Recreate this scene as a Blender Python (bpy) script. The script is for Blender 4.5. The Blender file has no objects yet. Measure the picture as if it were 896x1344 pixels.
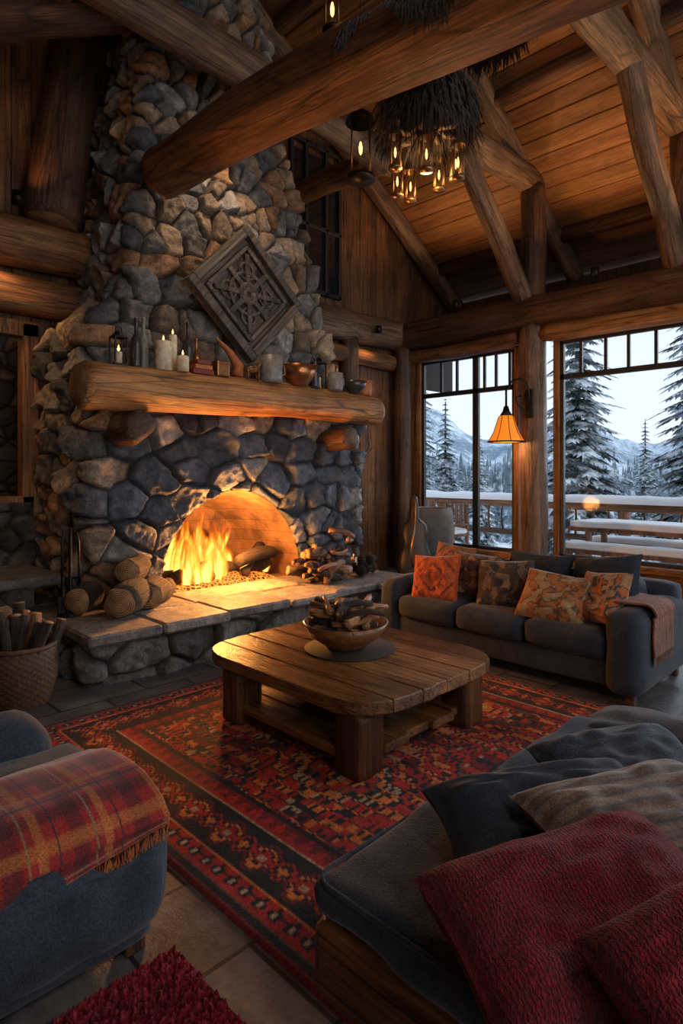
import bpy, bmesh, math, random
import numpy as np
from mathutils import Vector, Matrix, Quaternion, noise as mnoise, kdtree
random.seed(7); np.random.seed(7)
scene=bpy.context.scene
COL=scene.collection
# ------------------------------------------------------------------ helpers
def empty(name,loc=(0,0,0)):
    e=bpy.data.objects.new(name,None); e.location=loc; e.empty_display_size=.1
    COL.objects.link(e); return e
def par(o,p):
    if p is not None:
        o.parent=p; o.matrix_parent_inverse=Matrix.Translation(p.location).inverted()
    return o
def mesh(name,verts,faces,mat=None,parent=None,smooth=True,col=None,mw=None,mats=None,fm=None):
    me=bpy.data.meshes.new(name)
    if isinstance(verts,np.ndarray): verts=verts.tolist()
    if isinstance(faces,np.ndarray): faces=faces.tolist()
    me.from_pydata(verts,[],faces)
    for m in (mats or ([mat] if mat else [])): me.materials.append(m)
    if fm is not None: me.polygons.foreach_set('material_index',fm)
    if smooth: me.polygons.foreach_set('use_smooth',[True]*len(me.polygons))
    if col is not None:
        a=me.color_attributes.new('Col','FLOAT_COLOR','POINT')
        c=np.ones((len(verts),4),dtype=np.float32); c[:,:3]=np.asarray(col,dtype=np.float32)[:,:3]
        a.data.foreach_set('color',c.ravel())
    me.update()
    o=bpy.data.objects.new(name,me); COL.objects.link(o)
    if mw is not None: o.matrix_world=mw
    par(o,parent)
    return o
def gridfaces(nu,nv,closed_u=False):
    f=[]
    for j in range(nv-1):
        for i in range(nu-1 if not closed_u else nu):
            i2=(i+1)%nu
            f.append((j*nu+i,j*nu+i2,(j+1)*nu+i2,(j+1)*nu+i))
    return f
def box(name,x,y,z,mat,parent=None,bev=.01,mw=None,segs=2):
    bm=bmesh.new(); bmesh.ops.create_cube(bm,size=1)
    for v in bm.verts:
        v.co=Vector((x[0]+(v.co.x+.5)*(x[1]-x[0]),y[0]+(v.co.y+.5)*(y[1]-y[0]),z[0]+(v.co.z+.5)*(z[1]-z[0])))
    b=min(bev,.45*min(abs(x[1]-x[0]),abs(y[1]-y[0]),abs(z[1]-z[0])))
    if b>0: bmesh.ops.bevel(bm,geom=bm.edges[:],offset=b,segments=segs,affect='EDGES',profile=.5)
    me=bpy.data.meshes.new(name); bm.to_mesh(me); bm.free(); me.materials.append(mat)
    o=bpy.data.objects.new(name,me); COL.objects.link(o)
    if mw is not None: o.matrix_world=mw
    par(o,parent); return o
def multibox(name,boxes,mat,parent=None,cols=None,bev=0.006):
    V=[];F=[];C=[]
    for k,b in enumerate(boxes):
        n=len(V)
        if len(b)==3:
            x,y,z=b
            vs=[(x[i],y[j],z[l]) for l in (0,1) for j in (0,1) for i in (0,1)]
        else: vs=b
        V+=vs
        F+=[(n,n+2,n+3,n+1),(n+4,n+5,n+7,n+6),(n,n+1,n+5,n+4),(n+2,n+6,n+7,n+3),(n,n+4,n+6,n+2),(n+1,n+3,n+7,n+5)]
        if cols is not None: C+=[cols[k]]*8
    o=mesh(name,V,F,mat,parent,False,C if cols is not None else None)
    if bev:
        m=o.modifiers.new('b','BEVEL'); m.width=bev; m.segments=1
    return o
def track(p0,p1):
    d=Vector(p1)-Vector(p0)
    q=d.to_track_quat('Z','Y')
    return Matrix.Translation(Vector(p0))@q.to_matrix().to_4x4(), d.length
def log(name,p0,p1,r0,r1=None,mats=None,parent=None,seed=None,segs=24,bend=.03,rough=.07,knots=4,step=.14):
    if r1 is None: r1=r0*.92
    rs=random.Random(seed if seed is not None else 17+len(bpy.data.objects))
    mw,L=track(p0,p1)
    n=max(4,int(L/step)+1); so=rs.random()*50
    kn=[(rs.random()*6.28,rs.random()*L,rs.uniform(.15,.3),rs.uniform(.4,.7)*min(r0,.2)) for _ in range(knots)]
    V=[];ph=rs.random()*6.28
    for j in range(n):
        t=j/(n-1); z=t*L
        cx=bend*math.sin(t*math.pi)*math.cos(ph)+.4*bend*math.sin(t*9+ph)*min(1,L/2); cy=bend*math.sin(t*math.pi)*math.sin(ph)+.3*bend*math.cos(t*7+ph)*min(1,L/2)
        rr=r0+(r1-r0)*t
        e=1-.12*(max(0,1-min(z,L-z)/.05))**2 if L>.3 else 1
        for i in range(segs):
            a=i/segs*6.28318
            r=rr*e*(1+rough*mnoise.noise(Vector((math.cos(a)*1.3+so,math.sin(a)*1.3,z*.9)))*1.6+rough*.5*mnoise.noise(Vector((math.cos(a)*4+so,math.sin(a)*4,z*1.5))))
            for (ka,kz,kh,ks) in kn:
                da=abs((a-ka+math.pi)%(2*math.pi)-math.pi)*rr; dz=z-kz
                q=(da*da+dz*dz)/(ks*ks)
                if q<6: r+=kh*.25*rr*math.exp(-q*1.5)
            V.append((cx+r*math.cos(a),cy+r*math.sin(a),z))
    F=gridfaces(segs,n,True)
    nb=len(F)
    n0=len(V); V.append((0,0,0)); V.append((0,0,L))
    for i in range(segs):
        F.append((n0,(i+1)%segs,i)); F.append((n0+1,(n-1)*segs+i,(n-1)*segs+(i+1)%segs))
    fm=[0]*nb+[1]*(len(F)-nb)
    m=mats if isinstance(mats,(list,tuple)) else [mats,M['endgrain']]
    o=mesh(name,V,F,None,parent,True,None,mw,m,fm)
    return o
def tube(name,pts,rad,mat,parent=None,segs=10,closed=False):
    pts=[Vector(p) for p in pts]; n=len(pts)
    if not hasattr(rad,'__len__'): rad=[rad]*n
    V=[];prev=None
    for j in range(n):
        if closed: t=(pts[(j+1)%n]-pts[j-1])
        else: t=pts[min(j+1,n-1)]-pts[max(j-1,0)]
        t.normalize()
        if prev is None:
            a=Vector((0,0,1)) if abs(t.z)<.9 else Vector((1,0,0)); u=t.cross(a).normalized()
        else:
            u=(prev-t*prev.dot(t)).normalized()
        prev=u; w=t.cross(u)
        for i in range(segs):
            an=i/segs*6.28318; V.append(tuple(pts[j]+(u*math.cos(an)+w*math.sin(an))*rad[j]))
    F=gridfaces(segs,n,True)
    if closed:
        for i in range(segs): F.append(((n-1)*segs+i,(n-1)*segs+(i+1)%segs,(i+1)%segs,i))
    else:
        F.append(tuple(range(segs))[::-1]); F.append(tuple((n-1)*segs+i for i in range(segs)))
    return mesh(name,V,F,mat,parent)
def lathe(name,prof,loc,mat,parent=None,segs=32,rmod=None,smooth=True,sx=1,sy=1):
    V=[]
    for k,(r,z) in enumerate(prof):
        for i in range(segs):
            a=i/segs*6.28318
            rr=r*(rmod(a,z,k) if rmod else 1)
            V.append((rr*math.cos(a)*sx,rr*math.sin(a)*sy,z))
    return mesh(name,V,gridfaces(segs,len(prof),True),mat,parent,smooth,None,Matrix.Translation(loc))
def softbox(name,x,y,z,mat,parent=None,r=.06,puff=(0,0,.03),n=14,wr=.006,seed=0,mw=None,col=None):
    c=Vector(((x[0]+x[1])/2,(y[0]+y[1])/2,(z[0]+z[1])/2)); h=Vector((x[1]-x[0],y[1]-y[0],z[1]-z[0]))*.5
    r=min(r,min(h)*.98)
    bm=bmesh.new(); bmesh.ops.create_cube(bm,size=2); bmesh.ops.subdivide_edges(bm,edges=bm.edges[:],cuts=n,use_grid_fill=True)
    for v in bm.verts:
        p=v.co.copy()
        w=Vector([math.sin(a*math.pi/2)*.6+a*.4 for a in p])
        q=Vector([w[i]*h[i] for i in range(3)])
        cl=Vector([max(-(h[i]-r),min(h[i]-r,q[i])) for i in range(3)])
        d=q-cl
        if d.length>1e-6: d=d.normalized()*r
        o=cl+d
        for i in range(3):
            j,k=(i+1)%3,(i+2)%3
            o[i]+=puff[i]*w[i]*(1-w[j]**2)*(1-w[k]**2)
        o+=Vector((mnoise.noise(o*5+Vector((seed,0,0))),mnoise.noise(o*5+Vector((0,seed+3,0))),mnoise.noise(o*5+Vector((0,0,seed+7)))))*wr*1.6
        o+=Vector((0,0,1))*mnoise.noise(Vector((o.x*14,o.y*9,o.z*9+seed)))*wr*.7
        v.co=o+c
    me=bpy.data.meshes.new(name); bm.to_mesh(me); bm.free(); me.materials.append(mat)
    me.polygons.foreach_set('use_smooth',[True]*len(me.polygons))
    ob=bpy.data.objects.new(name,me); COL.objects.link(ob)
    if mw is not None: ob.matrix_world=mw
    par(ob,parent); return ob
def piping(name,x,y,z,mat,parent,r=.006,rc=.05):
    # welt cord around the top edge of a cushion
    pts=[]
    for cx_,cy_,a0 in ((x[1]-rc,y[1]-rc,0),(x[0]+rc,y[1]-rc,90),(x[0]+rc,y[0]+rc,180),(x[1]-rc,y[0]+rc,270)):
        for k in range(5):
            a=math.radians(a0+k*22.5); pts.append((cx_+rc*math.cos(a),cy_+rc*math.sin(a),z))
    return tube(name,pts,r,mat,parent,6,True)
def basis(c,normal,up):
    n=Vector(normal).normalized(); u=Vector(up); u=(u-n*u.dot(n)).normalized(); r=u.cross(n)
    m=Matrix((r,u,n)).transposed().to_4x4(); m.translation=Vector(c); return m
def pillow(name,c,w,h,t,normal,up,mat,colf=None,parent=None,n=44,seed=0):
    V=[];C=[]
    for s in (1,-1):
        for j in range(n):
            v=-1+2*j/(n-1)
            for i in range(n):
                u=-1+2*i/(n-1)
                uu=math.copysign(abs(u)**.9,u); vv=math.copysign(abs(v)**.9,v)
                x=w/2*uu*(1-.07*(1-v*v)); y=h/2*vv*(1-.07*(1-u*u))
                k=max(0,(1-u**4)*(1-v**4))
                z=s*t/2*(k**.55)*(1+.12*mnoise.noise(Vector((u*2+seed,v*2,s))))
                z+=.018*mnoise.noise(Vector((u*4+seed,v*4,s*.2)))*k+.022*mnoise.noise(Vector((u*.9+seed,v*.9,5)))
                z-=.010*k*max(0,mnoise.noise(Vector((u*1.5+seed*3,v*7,1))))
                V.append((x,y,z)); C.append(colf(u,v) if colf else (1,1,1))
    f=gridfaces(n,n); N=n*n
    F=f+[tuple(N+a for a in q[::-1]) for q in f]
    b=[i for i in range(n)]+[j*n+n-1 for j in range(1,n)]+[(n-1)*n+i for i in range(n-2,-1,-1)]+[j*n for j in range(n-2,0,-1)]
    for a in range(len(b)):
        p,q=b[a],b[(a+1)%len(b)]; F.append((q,p,N+p,N+q))
    return mesh(name,V,F,mat,parent,True,C,basis(c,normal,up))
# ------------------------------------------------------------------ materials
M={}
class NT:
    def __init__(s,name):
        s.m=bpy.data.materials.new(name); s.m.use_nodes=True; s.t=s.m.node_tree
        s.t.nodes.clear(); s.o=s.t.nodes.new('ShaderNodeOutputMaterial')
    def n(s,typ,**kw):
        nd=s.t.nodes.new('ShaderNode'+typ)
        for k,v in kw.items():
            if k in nd.inputs.keys(): 
                nd.inputs[k].default_value=v
            else: setattr(nd,k,v)
        return nd
    def l(s,a,b): s.t.links.new(a,b)
    def ramp(s,fac,stops):
        r=s.n('ValToRGB'); e=r.color_ramp.elements
        while len(e)>1: e.remove(e[-1])
        e[0].position=stops[0][0]; e[0].color=(*stops[0][1],1)
        for p,c in stops[1:]:
            x=e.new(p); x.color=(*c,1)
        s.l(fac,r.inputs[0]); return r.outputs[0]
    def mix(s,fac,a,b,mode='MIX'):
        m=s.n('MixRGB',blend_type=mode)
        for v,i in ((fac,0),(a,1),(b,2)):
            if isinstance(v,(int,float)): m.inputs[i].default_value=v
            elif isinstance(v,tuple): m.inputs[i].default_value=(*v,1)
            else: s.l(v,m.inputs[i])
        return m.outputs[0]
    def math(s,op,a,b=0,clamp=False):
        m=s.n('Math',operation=op,use_clamp=clamp)
        for v,i in ((a,0),(b,1)):
            if isinstance(v,(int,float)): m.inputs[i].default_value=v
            else: s.l(v,m.inputs[i])
        return m.outputs[0]
    def coord(s,scale=(1,1,1),rnd=True):
        tc=s.n('TexCoord'); mp=s.n('Mapping'); s.l(tc.outputs['Object'],mp.inputs[0]); mp.inputs['Scale'].default_value=scale
        if rnd:
            oi=s.n('ObjectInfo'); c=s.n('CombineXYZ'); r=s.math('MULTIPLY',oi.outputs['Random'],40)
            for i in range(3): s.l(r,c.inputs[i])
            s.l(c.outputs[0],mp.inputs['Location'])
        return mp.outputs[0]
    def noise(s,co,scale=5,detail=5,rough=.6,dist=0):
        nd=s.n('TexNoise'); s.l(co,nd.inputs['Vector']); nd.inputs['Scale'].default_value=scale; nd.inputs['Detail'].default_value=detail
        nd.inputs['Roughness'].default_value=rough; nd.inputs['Distortion'].default_value=dist; return nd.outputs['Fac']
    def finish(s,color,rough=.6,bump=None,bs=.3,bd=.01,metal=0,**kw):
        p=s.n('BsdfPrincipled')
        if isinstance(color,tuple): p.inputs['Base Color'].default_value=(*color,1)
        else: s.l(color,p.inputs['Base Color'])
        if isinstance(rough,(int,float)): p.inputs['Roughness'].default_value=rough
        else: s.l(rough,p.inputs['Roughness'])
        p.inputs['Metallic'].default_value=metal
        for k,v in kw.items():
            k=k.replace('_',' ')
            p.inputs[k].default_value=v
        if bump is not None:
            b=s.n('Bump'); b.inputs['Strength'].default_value=bs; b.inputs['Distance'].default_value=bd
            s.l(bump,b.inputs['Height']); s.l(b.outputs[0],p.inputs['Normal'])
        s.l(p.outputs[0],s.o.inputs[0]); s.p=p; return s.m
def wood(key,dark,mid,light,axis='Z',rough=.5,fine=1,bs=.6,attr=False,streak=.75,blot=.6):
    t=NT(key)
    def ax(a,b): return {'Z':(a,a,b),'Y':(a,b,a),'X':(b,a,a)}[axis]
    a=t.noise(t.coord(ax(5,.6)),1,6,.65,.6); b=t.noise(t.coord(ax(80,3.2)),1*fine,5,.75,.2); d=t.noise(t.coord(ax(30,.8)),1,4,.6,.8)
    e=t.noise(t.coord((3.2,3.2,3.2)),1,3,.5)
    # thin drying checks (cracks) running with the grain
    vz=t.n('TexVoronoi',feature='DISTANCE_TO_EDGE'); t.l(t.coord(ax(9,.55)),vz.inputs['Vector']); vz.inputs['Scale'].default_value=1
    ck=t.ramp(vz.outputs['Distance'],[(0,(.12,.1,.09)),(.035,(1,1,1))])
    c=t.ramp(a,[(.28,dark),(.5,mid),(.74,light)])
    g=t.ramp(b,[(.32,(.30,.27,.25)),(.5,(.9,.88,.86)),(.7,(1.3,1.25,1.2))])
    c=t.mix(.9,c,g,'MULTIPLY')
    c=t.mix(streak,c,t.ramp(d,[(.34,(.10,.08,.07)),(.40,(.75,.72,.7)),(.55,(1,1,1)),(.7,(1.25,1.2,1.15))]),'MULTIPLY')
    c=t.mix(blot,c,t.ramp(e,[(.35,(.6,.58,.56)),(.6,(1.15,1.15,1.15))]),'MULTIPLY')
    if streak>.3: c=t.mix(.75,c,ck,'MULTIPLY')
    if attr:
        at=t.n('Attribute',attribute_name='Col'); c=t.mix(1,c,at.outputs['Color'],'MULTIPLY')
    h=t.math('ADD',t.math('ADD',t.math('MULTIPLY',a,.5),t.math('MULTIPLY',b,.6)),t.math('MULTIPLY',d,.9))
    r=t.math('ADD',t.math('MULTIPLY',b,-.25),rough+.12)
    M[key]=t.finish(c,r,h,bs,.028)
wood('log_warm',(.08,.032,.013),(.28,.122,.047),(.54,.27,.115))
wood('log_dark',(.030,.015,.008),(.11,.050,.024),(.24,.12,.058))
wood('log_grey',(.055,.033,.020),(.20,.118,.070),(.42,.27,.17))
wood('log_gold',(.16,.06,.018),(.46,.21,.065),(.75,.40,.15))
wood('plank_ceil',(.16,.065,.022),(.31,.138,.050),(.44,.21,.08),'Y',attr=True,streak=.25,blot=.2)
wood('board_wall',(.07,.03,.013),(.19,.088,.037),(.33,.165,.07),'Z',attr=True,streak=.5)
wood('table_wood',(.08,.028,.009),(.30,.13,.042),(.56,.29,.105),'Y',rough=.26,attr=True,bs=.8)
wood('frame_wood',(.14,.05,.014),(.34,.15,.045),(.5,.25,.085),'Z',rough=.4)
wood('frame_wood_y',(.14,.05,.014),(.34,.15,.045),(.5,.25,.085),'Y',rough=.4)
wood('rail_wood',(.05,.018,.007),(.18,.075,.027),(.36,.17,.065),'Y',rough=.38)
wood('leg_wood',(.04,.016,.007),(.14,.06,.022),(.28,.135,.055),'Z',rough=.45)
wood('driftwood',(.045,.04,.036),(.14,.12,.105),(.30,.26,.22),'Z',rough=.6)
wood('bark',(.016,.011,.008),(.055,.038,.028),(.13,.09,.065),'Z',rough=.8,bs=1)
wood('char',(.006,.005,.005),(.02,.015,.012),(.06,.035,.02),'Z',rough=.9)
t=NT('endgrain'); tc=t.coord((1,1,1),False); sp=t.n('SeparateXYZ'); t.l(tc,sp.inputs[0])
rr=t.math('SQRT',t.math('ADD',t.math('MULTIPLY',sp.outputs[0],sp.outputs[0]),t.math('MULTIPLY',sp.outputs[1],sp.outputs[1])))
nz=t.noise(tc,9,4); w=t.math('SINE',t.math('MULTIPLY',t.math('ADD',rr,t.math('MULTIPLY',nz,.03)),380))
c=t.ramp(t.math('ADD',t.math('MULTIPLY',w,.2),nz),[(.3,(.12,.055,.022)),(.6,(.36,.20,.09)),(.9,(.5,.3,.15))])
M['endgrain']=t.finish(c,.7,w,.3,.003)
t=NT('stone'); at=t.n('Attribute',attribute_name='Col'); co=t.coord((1,1,1),False)
a=t.noise(co,9,8,.7); b=t.noise(co,45,6,.75)
c=t.mix(1,at.outputs['Color'],t.ramp(a,[(.3,(.42,.42,.45)),(.5,(1,1,1)),(.72,(2.0,1.9,1.8))]),'MULTIPLY')
c=t.mix(.8,c,t.ramp(b,[(.3,(.5,.5,.5)),(.6,(1.35,1.35,1.35))]),'MULTIPLY')
M['stone']=t.finish(c,t.math('ADD',t.math('MULTIPLY',b,.35),.32),t.math('ADD',a,t.math('MULTIPLY',b,.5)),1.0,.04)
t=NT('floor_slate'); co=t.coord((1,1,1),False)
br=t.n('TexBrick'); t.l(co,br.inputs['Vector']); br.inputs['Scale'].default_value=1.0
br.inputs['Brick Width'].default_value=.62; br.inputs['Row Height'].default_value=.42; br.inputs['Mortar Size'].default_value=.009
br.inputs['Color1'].default_value=(.115,.112,.115,1); br.inputs['Color2'].default_value=(.06,.062,.068,1); br.inputs['Mortar'].default_value=(.02,.02,.02,1); br.inputs['Bias'].default_value=0
a=t.noise(co,3,8,.7); b=t.noise(co,26,6,.7)
c=t.mix(1,br.outputs['Color'],t.ramp(a,[(.3,(.45,.45,.48)),(.65,(1.7,1.6,1.5))]),'MULTIPLY')
c=t.mix(.6,c,t.ramp(b,[(.3,(.6,.6,.6)),(.7,(1.4,1.4,1.4))]),'MULTIPLY')
h=t.math('SUBTRACT',t.math('MULTIPLY',b,.5),br.outputs['Fac'])
M['floor_slate']=t.finish(c,t.math('ADD',t.math('MULTIPLY',b,.4),.2),h,.7,.014)
t=NT('firebrick'); co=t.coord((1,1,1),False); sx=t.n('SeparateXYZ'); t.l(co,sx.inputs[0]); cb=t.n('CombineXYZ')
t.l(t.math('ADD',sx.outputs[0],sx.outputs[1]),cb.inputs[0]); t.l(sx.outputs[2],cb.inputs[1])
br=t.n('TexBrick'); t.l(cb.outputs[0],br.inputs['Vector']); br.inputs['Scale'].default_value=1
br.inputs['Brick Width'].default_value=.30; br.inputs['Row Height'].default_value=.13; br.inputs['Mortar Size'].default_value=.005
br.inputs['Color1'].default_value=(.20,.105,.05,1); br.inputs['Color2'].default_value=(.16,.085,.043,1); br.inputs['Mortar'].default_value=(.11,.06,.035,1)
a=t.noise(co,4,6)
M['firebrick']=t.finish(t.mix(.95,br.outputs['Color'],t.ramp(a,[(.35,(.35,.32,.3)),(.65,(1.2,1.2,1.2))]),'MULTIPLY'),.95,br.outputs['Fac'],-.3,.008)
def fabric(key,col,col2=None,rough=.9,scale=260,sheen=.3,attr=False,bs=.35,wscale=6,wave=None,wdist=3):
    t=NT(key); co=t.coord((1,1,1))
    a=t.noise(co,wscale,5); b=t.noise(co,scale,2,.5)
    if attr: 
        at=t.n('Attribute',attribute_name='Col'); base=at.outputs['Color']
        c=t.mix(1,base,t.ramp(a,[(.3,(.7,.7,.7)),(.7,(1.2,1.2,1.2))]),'MULTIPLY')
    else: c=t.ramp(a,[(.3,col),(.7,col2 or tuple(x*1.5 for x in col))])
    c=t.mix(.7,c,t.ramp(b,[(.35,(.45,.45,.45)),(.65,(1.45,1.45,1.45))]),'MULTIPLY')
    h=t.math('ADD',b,t.math('MULTIPLY',a,1.5)); bd=.004
    if wave:
        wv=t.n('TexWave'); t.l(co,wv.inputs['Vector']); wv.inputs['Scale'].default_value=wave; wv.inputs['Distortion'].default_value=wdist; wv.inputs['Detail'].default_value=4; wv.inputs['Detail Scale'].default_value=4
        h=t.math('ADD',h,t.math('MULTIPLY',wv.outputs['Fac'],1.6)); bd=.005
        c=t.mix(.6,c,t.ramp(wv.outputs['Fac'],[(.1,(.45,.45,.45)),(.8,(1.2,1.2,1.2))]),'MULTIPLY')
    M[key]=t.finish(c,rough,h,bs,bd,Sheen_Weight=sheen,Sheen_Roughness=.4)
fabric('denim',(.014,.020,.032),(.034,.046,.068),sheen=.15,scale=150,wscale=9,bs=.6)
fabric('denim_pillow',(.009,.014,.026),(.020,.028,.046),sheen=.12,scale=150)
fabric('crimson',(.13,.002,.010),(.27,.004,.018),sheen=.08,scale=120,bs=.9,wscale=9,wave=34,wdist=7)
fabric('patterned',(1,1,1),attr=True,scale=180)
fabric('rug_wool',(1,1,1),attr=True,scale=160,bs=.7,sheen=.04,wscale=3)
fabric('throw_rust',(.16,.045,.018),(.30,.10,.04),scale=120,bs=.8,wave=20)
fabric('red_shag',(.12,.003,.010),(.25,.007,.018),scale=60,bs=1,sheen=.1)
fabric('fur',(.015,.011,.009),(.07,.048,.036),scale=90,bs=1)
fabric('grey_uph',(.08,.083,.088),(.14,.145,.15))
def simple(key,col,rough=.5,metal=0,nscale=20,var=.3,bs=.2,**kw):
    t=NT(key); co=t.coord((1,1,1)); a=t.noise(co,nscale,5)
    c=t.ramp(a,[(.3,tuple(x*(1-var) for x in col)),(.7,tuple(min(1,x*(1+var)) for x in col))])
    M[key]=t.finish(c,rough,a,bs,.005,metal,**kw)
simple('iron',(.025,.024,.022),.45,.8)
simple('black_frame',(.022,.022,.024),.5)
simple('brass',(.35,.2,.08),.35,.9)
simple('ceramic_dark',(.04,.037,.04),.25)
simple('ceramic_grey',(.22,.21,.2),.4)
simple('copper',(.4,.17,.07),.3,.85)
simple('wax',(.7,.6,.42),.5,Subsurface_Weight=.2)
simple('bowl_wood',(.17,.068,.024),.3,var=.5)
simple('wicker',(.11,.052,.024),.65,nscale=60,var=.6,bs=.6)
simple('leather',(.03,.018,.012),.45,bs=.4)
simple('tray_slate',(.03,.022,.018),.75,bs=.3)
simple('snow',(.86,.90,.95),.7,var=.03,nscale=3)
simple('antler',(.12,.075,.045),.5,nscale=15,var=.5)
simple('terracotta',(.42,.13,.04),.6)
simple('plaster_dark',(.05,.04,.035),.9)
simple('book_red',(.2,.03,.02),.6); simple('paper',(.5,.45,.36),.7)
t=NT('glass'); g=t.n('BsdfGlossy',Roughness=.02); tr=t.n('BsdfTransparent'); mx=t.n('MixShader'); mx.inputs[0].default_value=.006
t.l(tr.outputs[0],mx.inputs[1]); t.l(g.outputs[0],mx.inputs[2]); t.l(mx.outputs[0],t.o.inputs[0]); M['glass']=t.m
t=NT('dark_glass'); M['dark_glass']=t.finish((.01,.013,.018),.06)
def emis(key,col,st):
    t=NT(key); e=t.n('Emission',Strength=st); e.inputs[0].default_value=(*col,1); t.l(e.outputs[0],t.o.inputs[0]); M[key]=t.m
emis('bulb',(1,.48,.13),4); emis('candle_flame',(1,.5,.14),5)
t=NT('amber_shade'); p=t.n('BsdfPrincipled'); p.inputs['Base Color'].default_value=(.7,.22,.025,1); p.inputs['Roughness'].default_value=.4
p.inputs['Emission Color'].default_value=(1,.25,.018,1); p.inputs['Emission Strength'].default_value=.75; t.l(p.outputs[0],t.o.inputs[0]); M['amber_shade']=t.m
t=NT('flame'); at=t.n('Attribute',attribute_name='Col'); sp=t.n('SeparateColor'); t.l(at.outputs['Color'],sp.inputs[0])
tc=t.n('TexCoord'); mp=t.n('Mapping'); t.l(tc.outputs['Object'],mp.inputs[0]); mp.inputs['Scale'].default_value=(11,11,3.2)
oi=t.n('ObjectInfo'); cc=t.n('CombineXYZ'); rx=t.math('MULTIPLY',oi.outputs['Random'],30)
for i in range(3): t.l(rx,cc.inputs[i])
t.l(cc.outputs[0],mp.inputs['Location'])
nz=t.noise(mp.outputs[0],1,4,.6,1.2)
h=t.math('SUBTRACT',sp.outputs[0],t.math('MULTIPLY',nz,.80))
h2=t.math('MULTIPLY',h,1.9,True)
c=t.ramp(h2,[(0,(.9,.09,.005)),(.3,(1,.20,.012)),(.6,(1,.38,.035)),(.95,(1,.6,.12))])
e=t.n('Emission'); t.l(c,e.inputs[0]); t.l(t.math('ADD',t.math('MULTIPLY',h2,2.0),.7),e.inputs[1])
tr=t.n('BsdfTransparent'); mx=t.n('MixShader'); t.l(t.math('MULTIPLY',h,2.6,True),mx.inputs[0]); t.l(tr.outputs[0],mx.inputs[1]); t.l(e.outputs[0],mx.inputs[2]); t.l(mx.outputs[0],t.o.inputs[0]); M['flame']=t.m
t=NT('embers'); co=t.coord((1,1,1),False); vz=t.n('TexVoronoi',feature='DISTANCE_TO_EDGE'); t.l(co,vz.inputs['Vector']); vz.inputs['Scale'].default_value=22
a=t.noise(co,8,3); f=t.math('MULTIPLY',t.math('SUBTRACT',.12,vz.outputs['Distance']),8,True)
p=t.n('BsdfPrincipled'); p.inputs['Base Color'].default_value=(.02,.015,.012,1); p.inputs['Roughness'].default_value=1
p.inputs['Emission Color'].default_value=(1,.18,.015,1); t.l(t.math('MULTIPLY',t.math('MULTIPLY',f,a),8),p.inputs['Emission Strength']); t.l(p.outputs[0],t.o.inputs[0]); M['embers']=t.m
t=NT('pine'); ge=t.n('NewGeometry'); sp=t.n('SeparateXYZ'); t.l(ge.outputs['Normal'],sp.inputs[0]); co=t.coord((1,1,1))
nz=t.noise(co,2.2,4); up=t.math('ABSOLUTE',sp.outputs[2])
f=t.math('MULTIPLY',t.math('SUBTRACT',t.math('ADD',t.math('MULTIPLY',up,.35),nz),.72),6,True)
c=t.mix(f,t.ramp(t.noise(co,7,3),[(.3,(.02,.036,.034)),(.7,(.06,.09,.08))]),(.78,.84,.92)); M['pine']=t.finish(c,.9)
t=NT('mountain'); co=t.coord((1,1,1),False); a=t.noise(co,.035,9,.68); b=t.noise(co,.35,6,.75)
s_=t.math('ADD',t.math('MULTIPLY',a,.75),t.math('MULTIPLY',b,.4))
M['mountain']=t.finish(t.ramp(s_,[(.50,(.17,.24,.31)),(.57,(.27,.35,.43)),(.63,(.55,.63,.72)),(.74,(.75,.82,.9))]),1)  # bluish distance haze is mixed into the snow and forest colours
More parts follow.
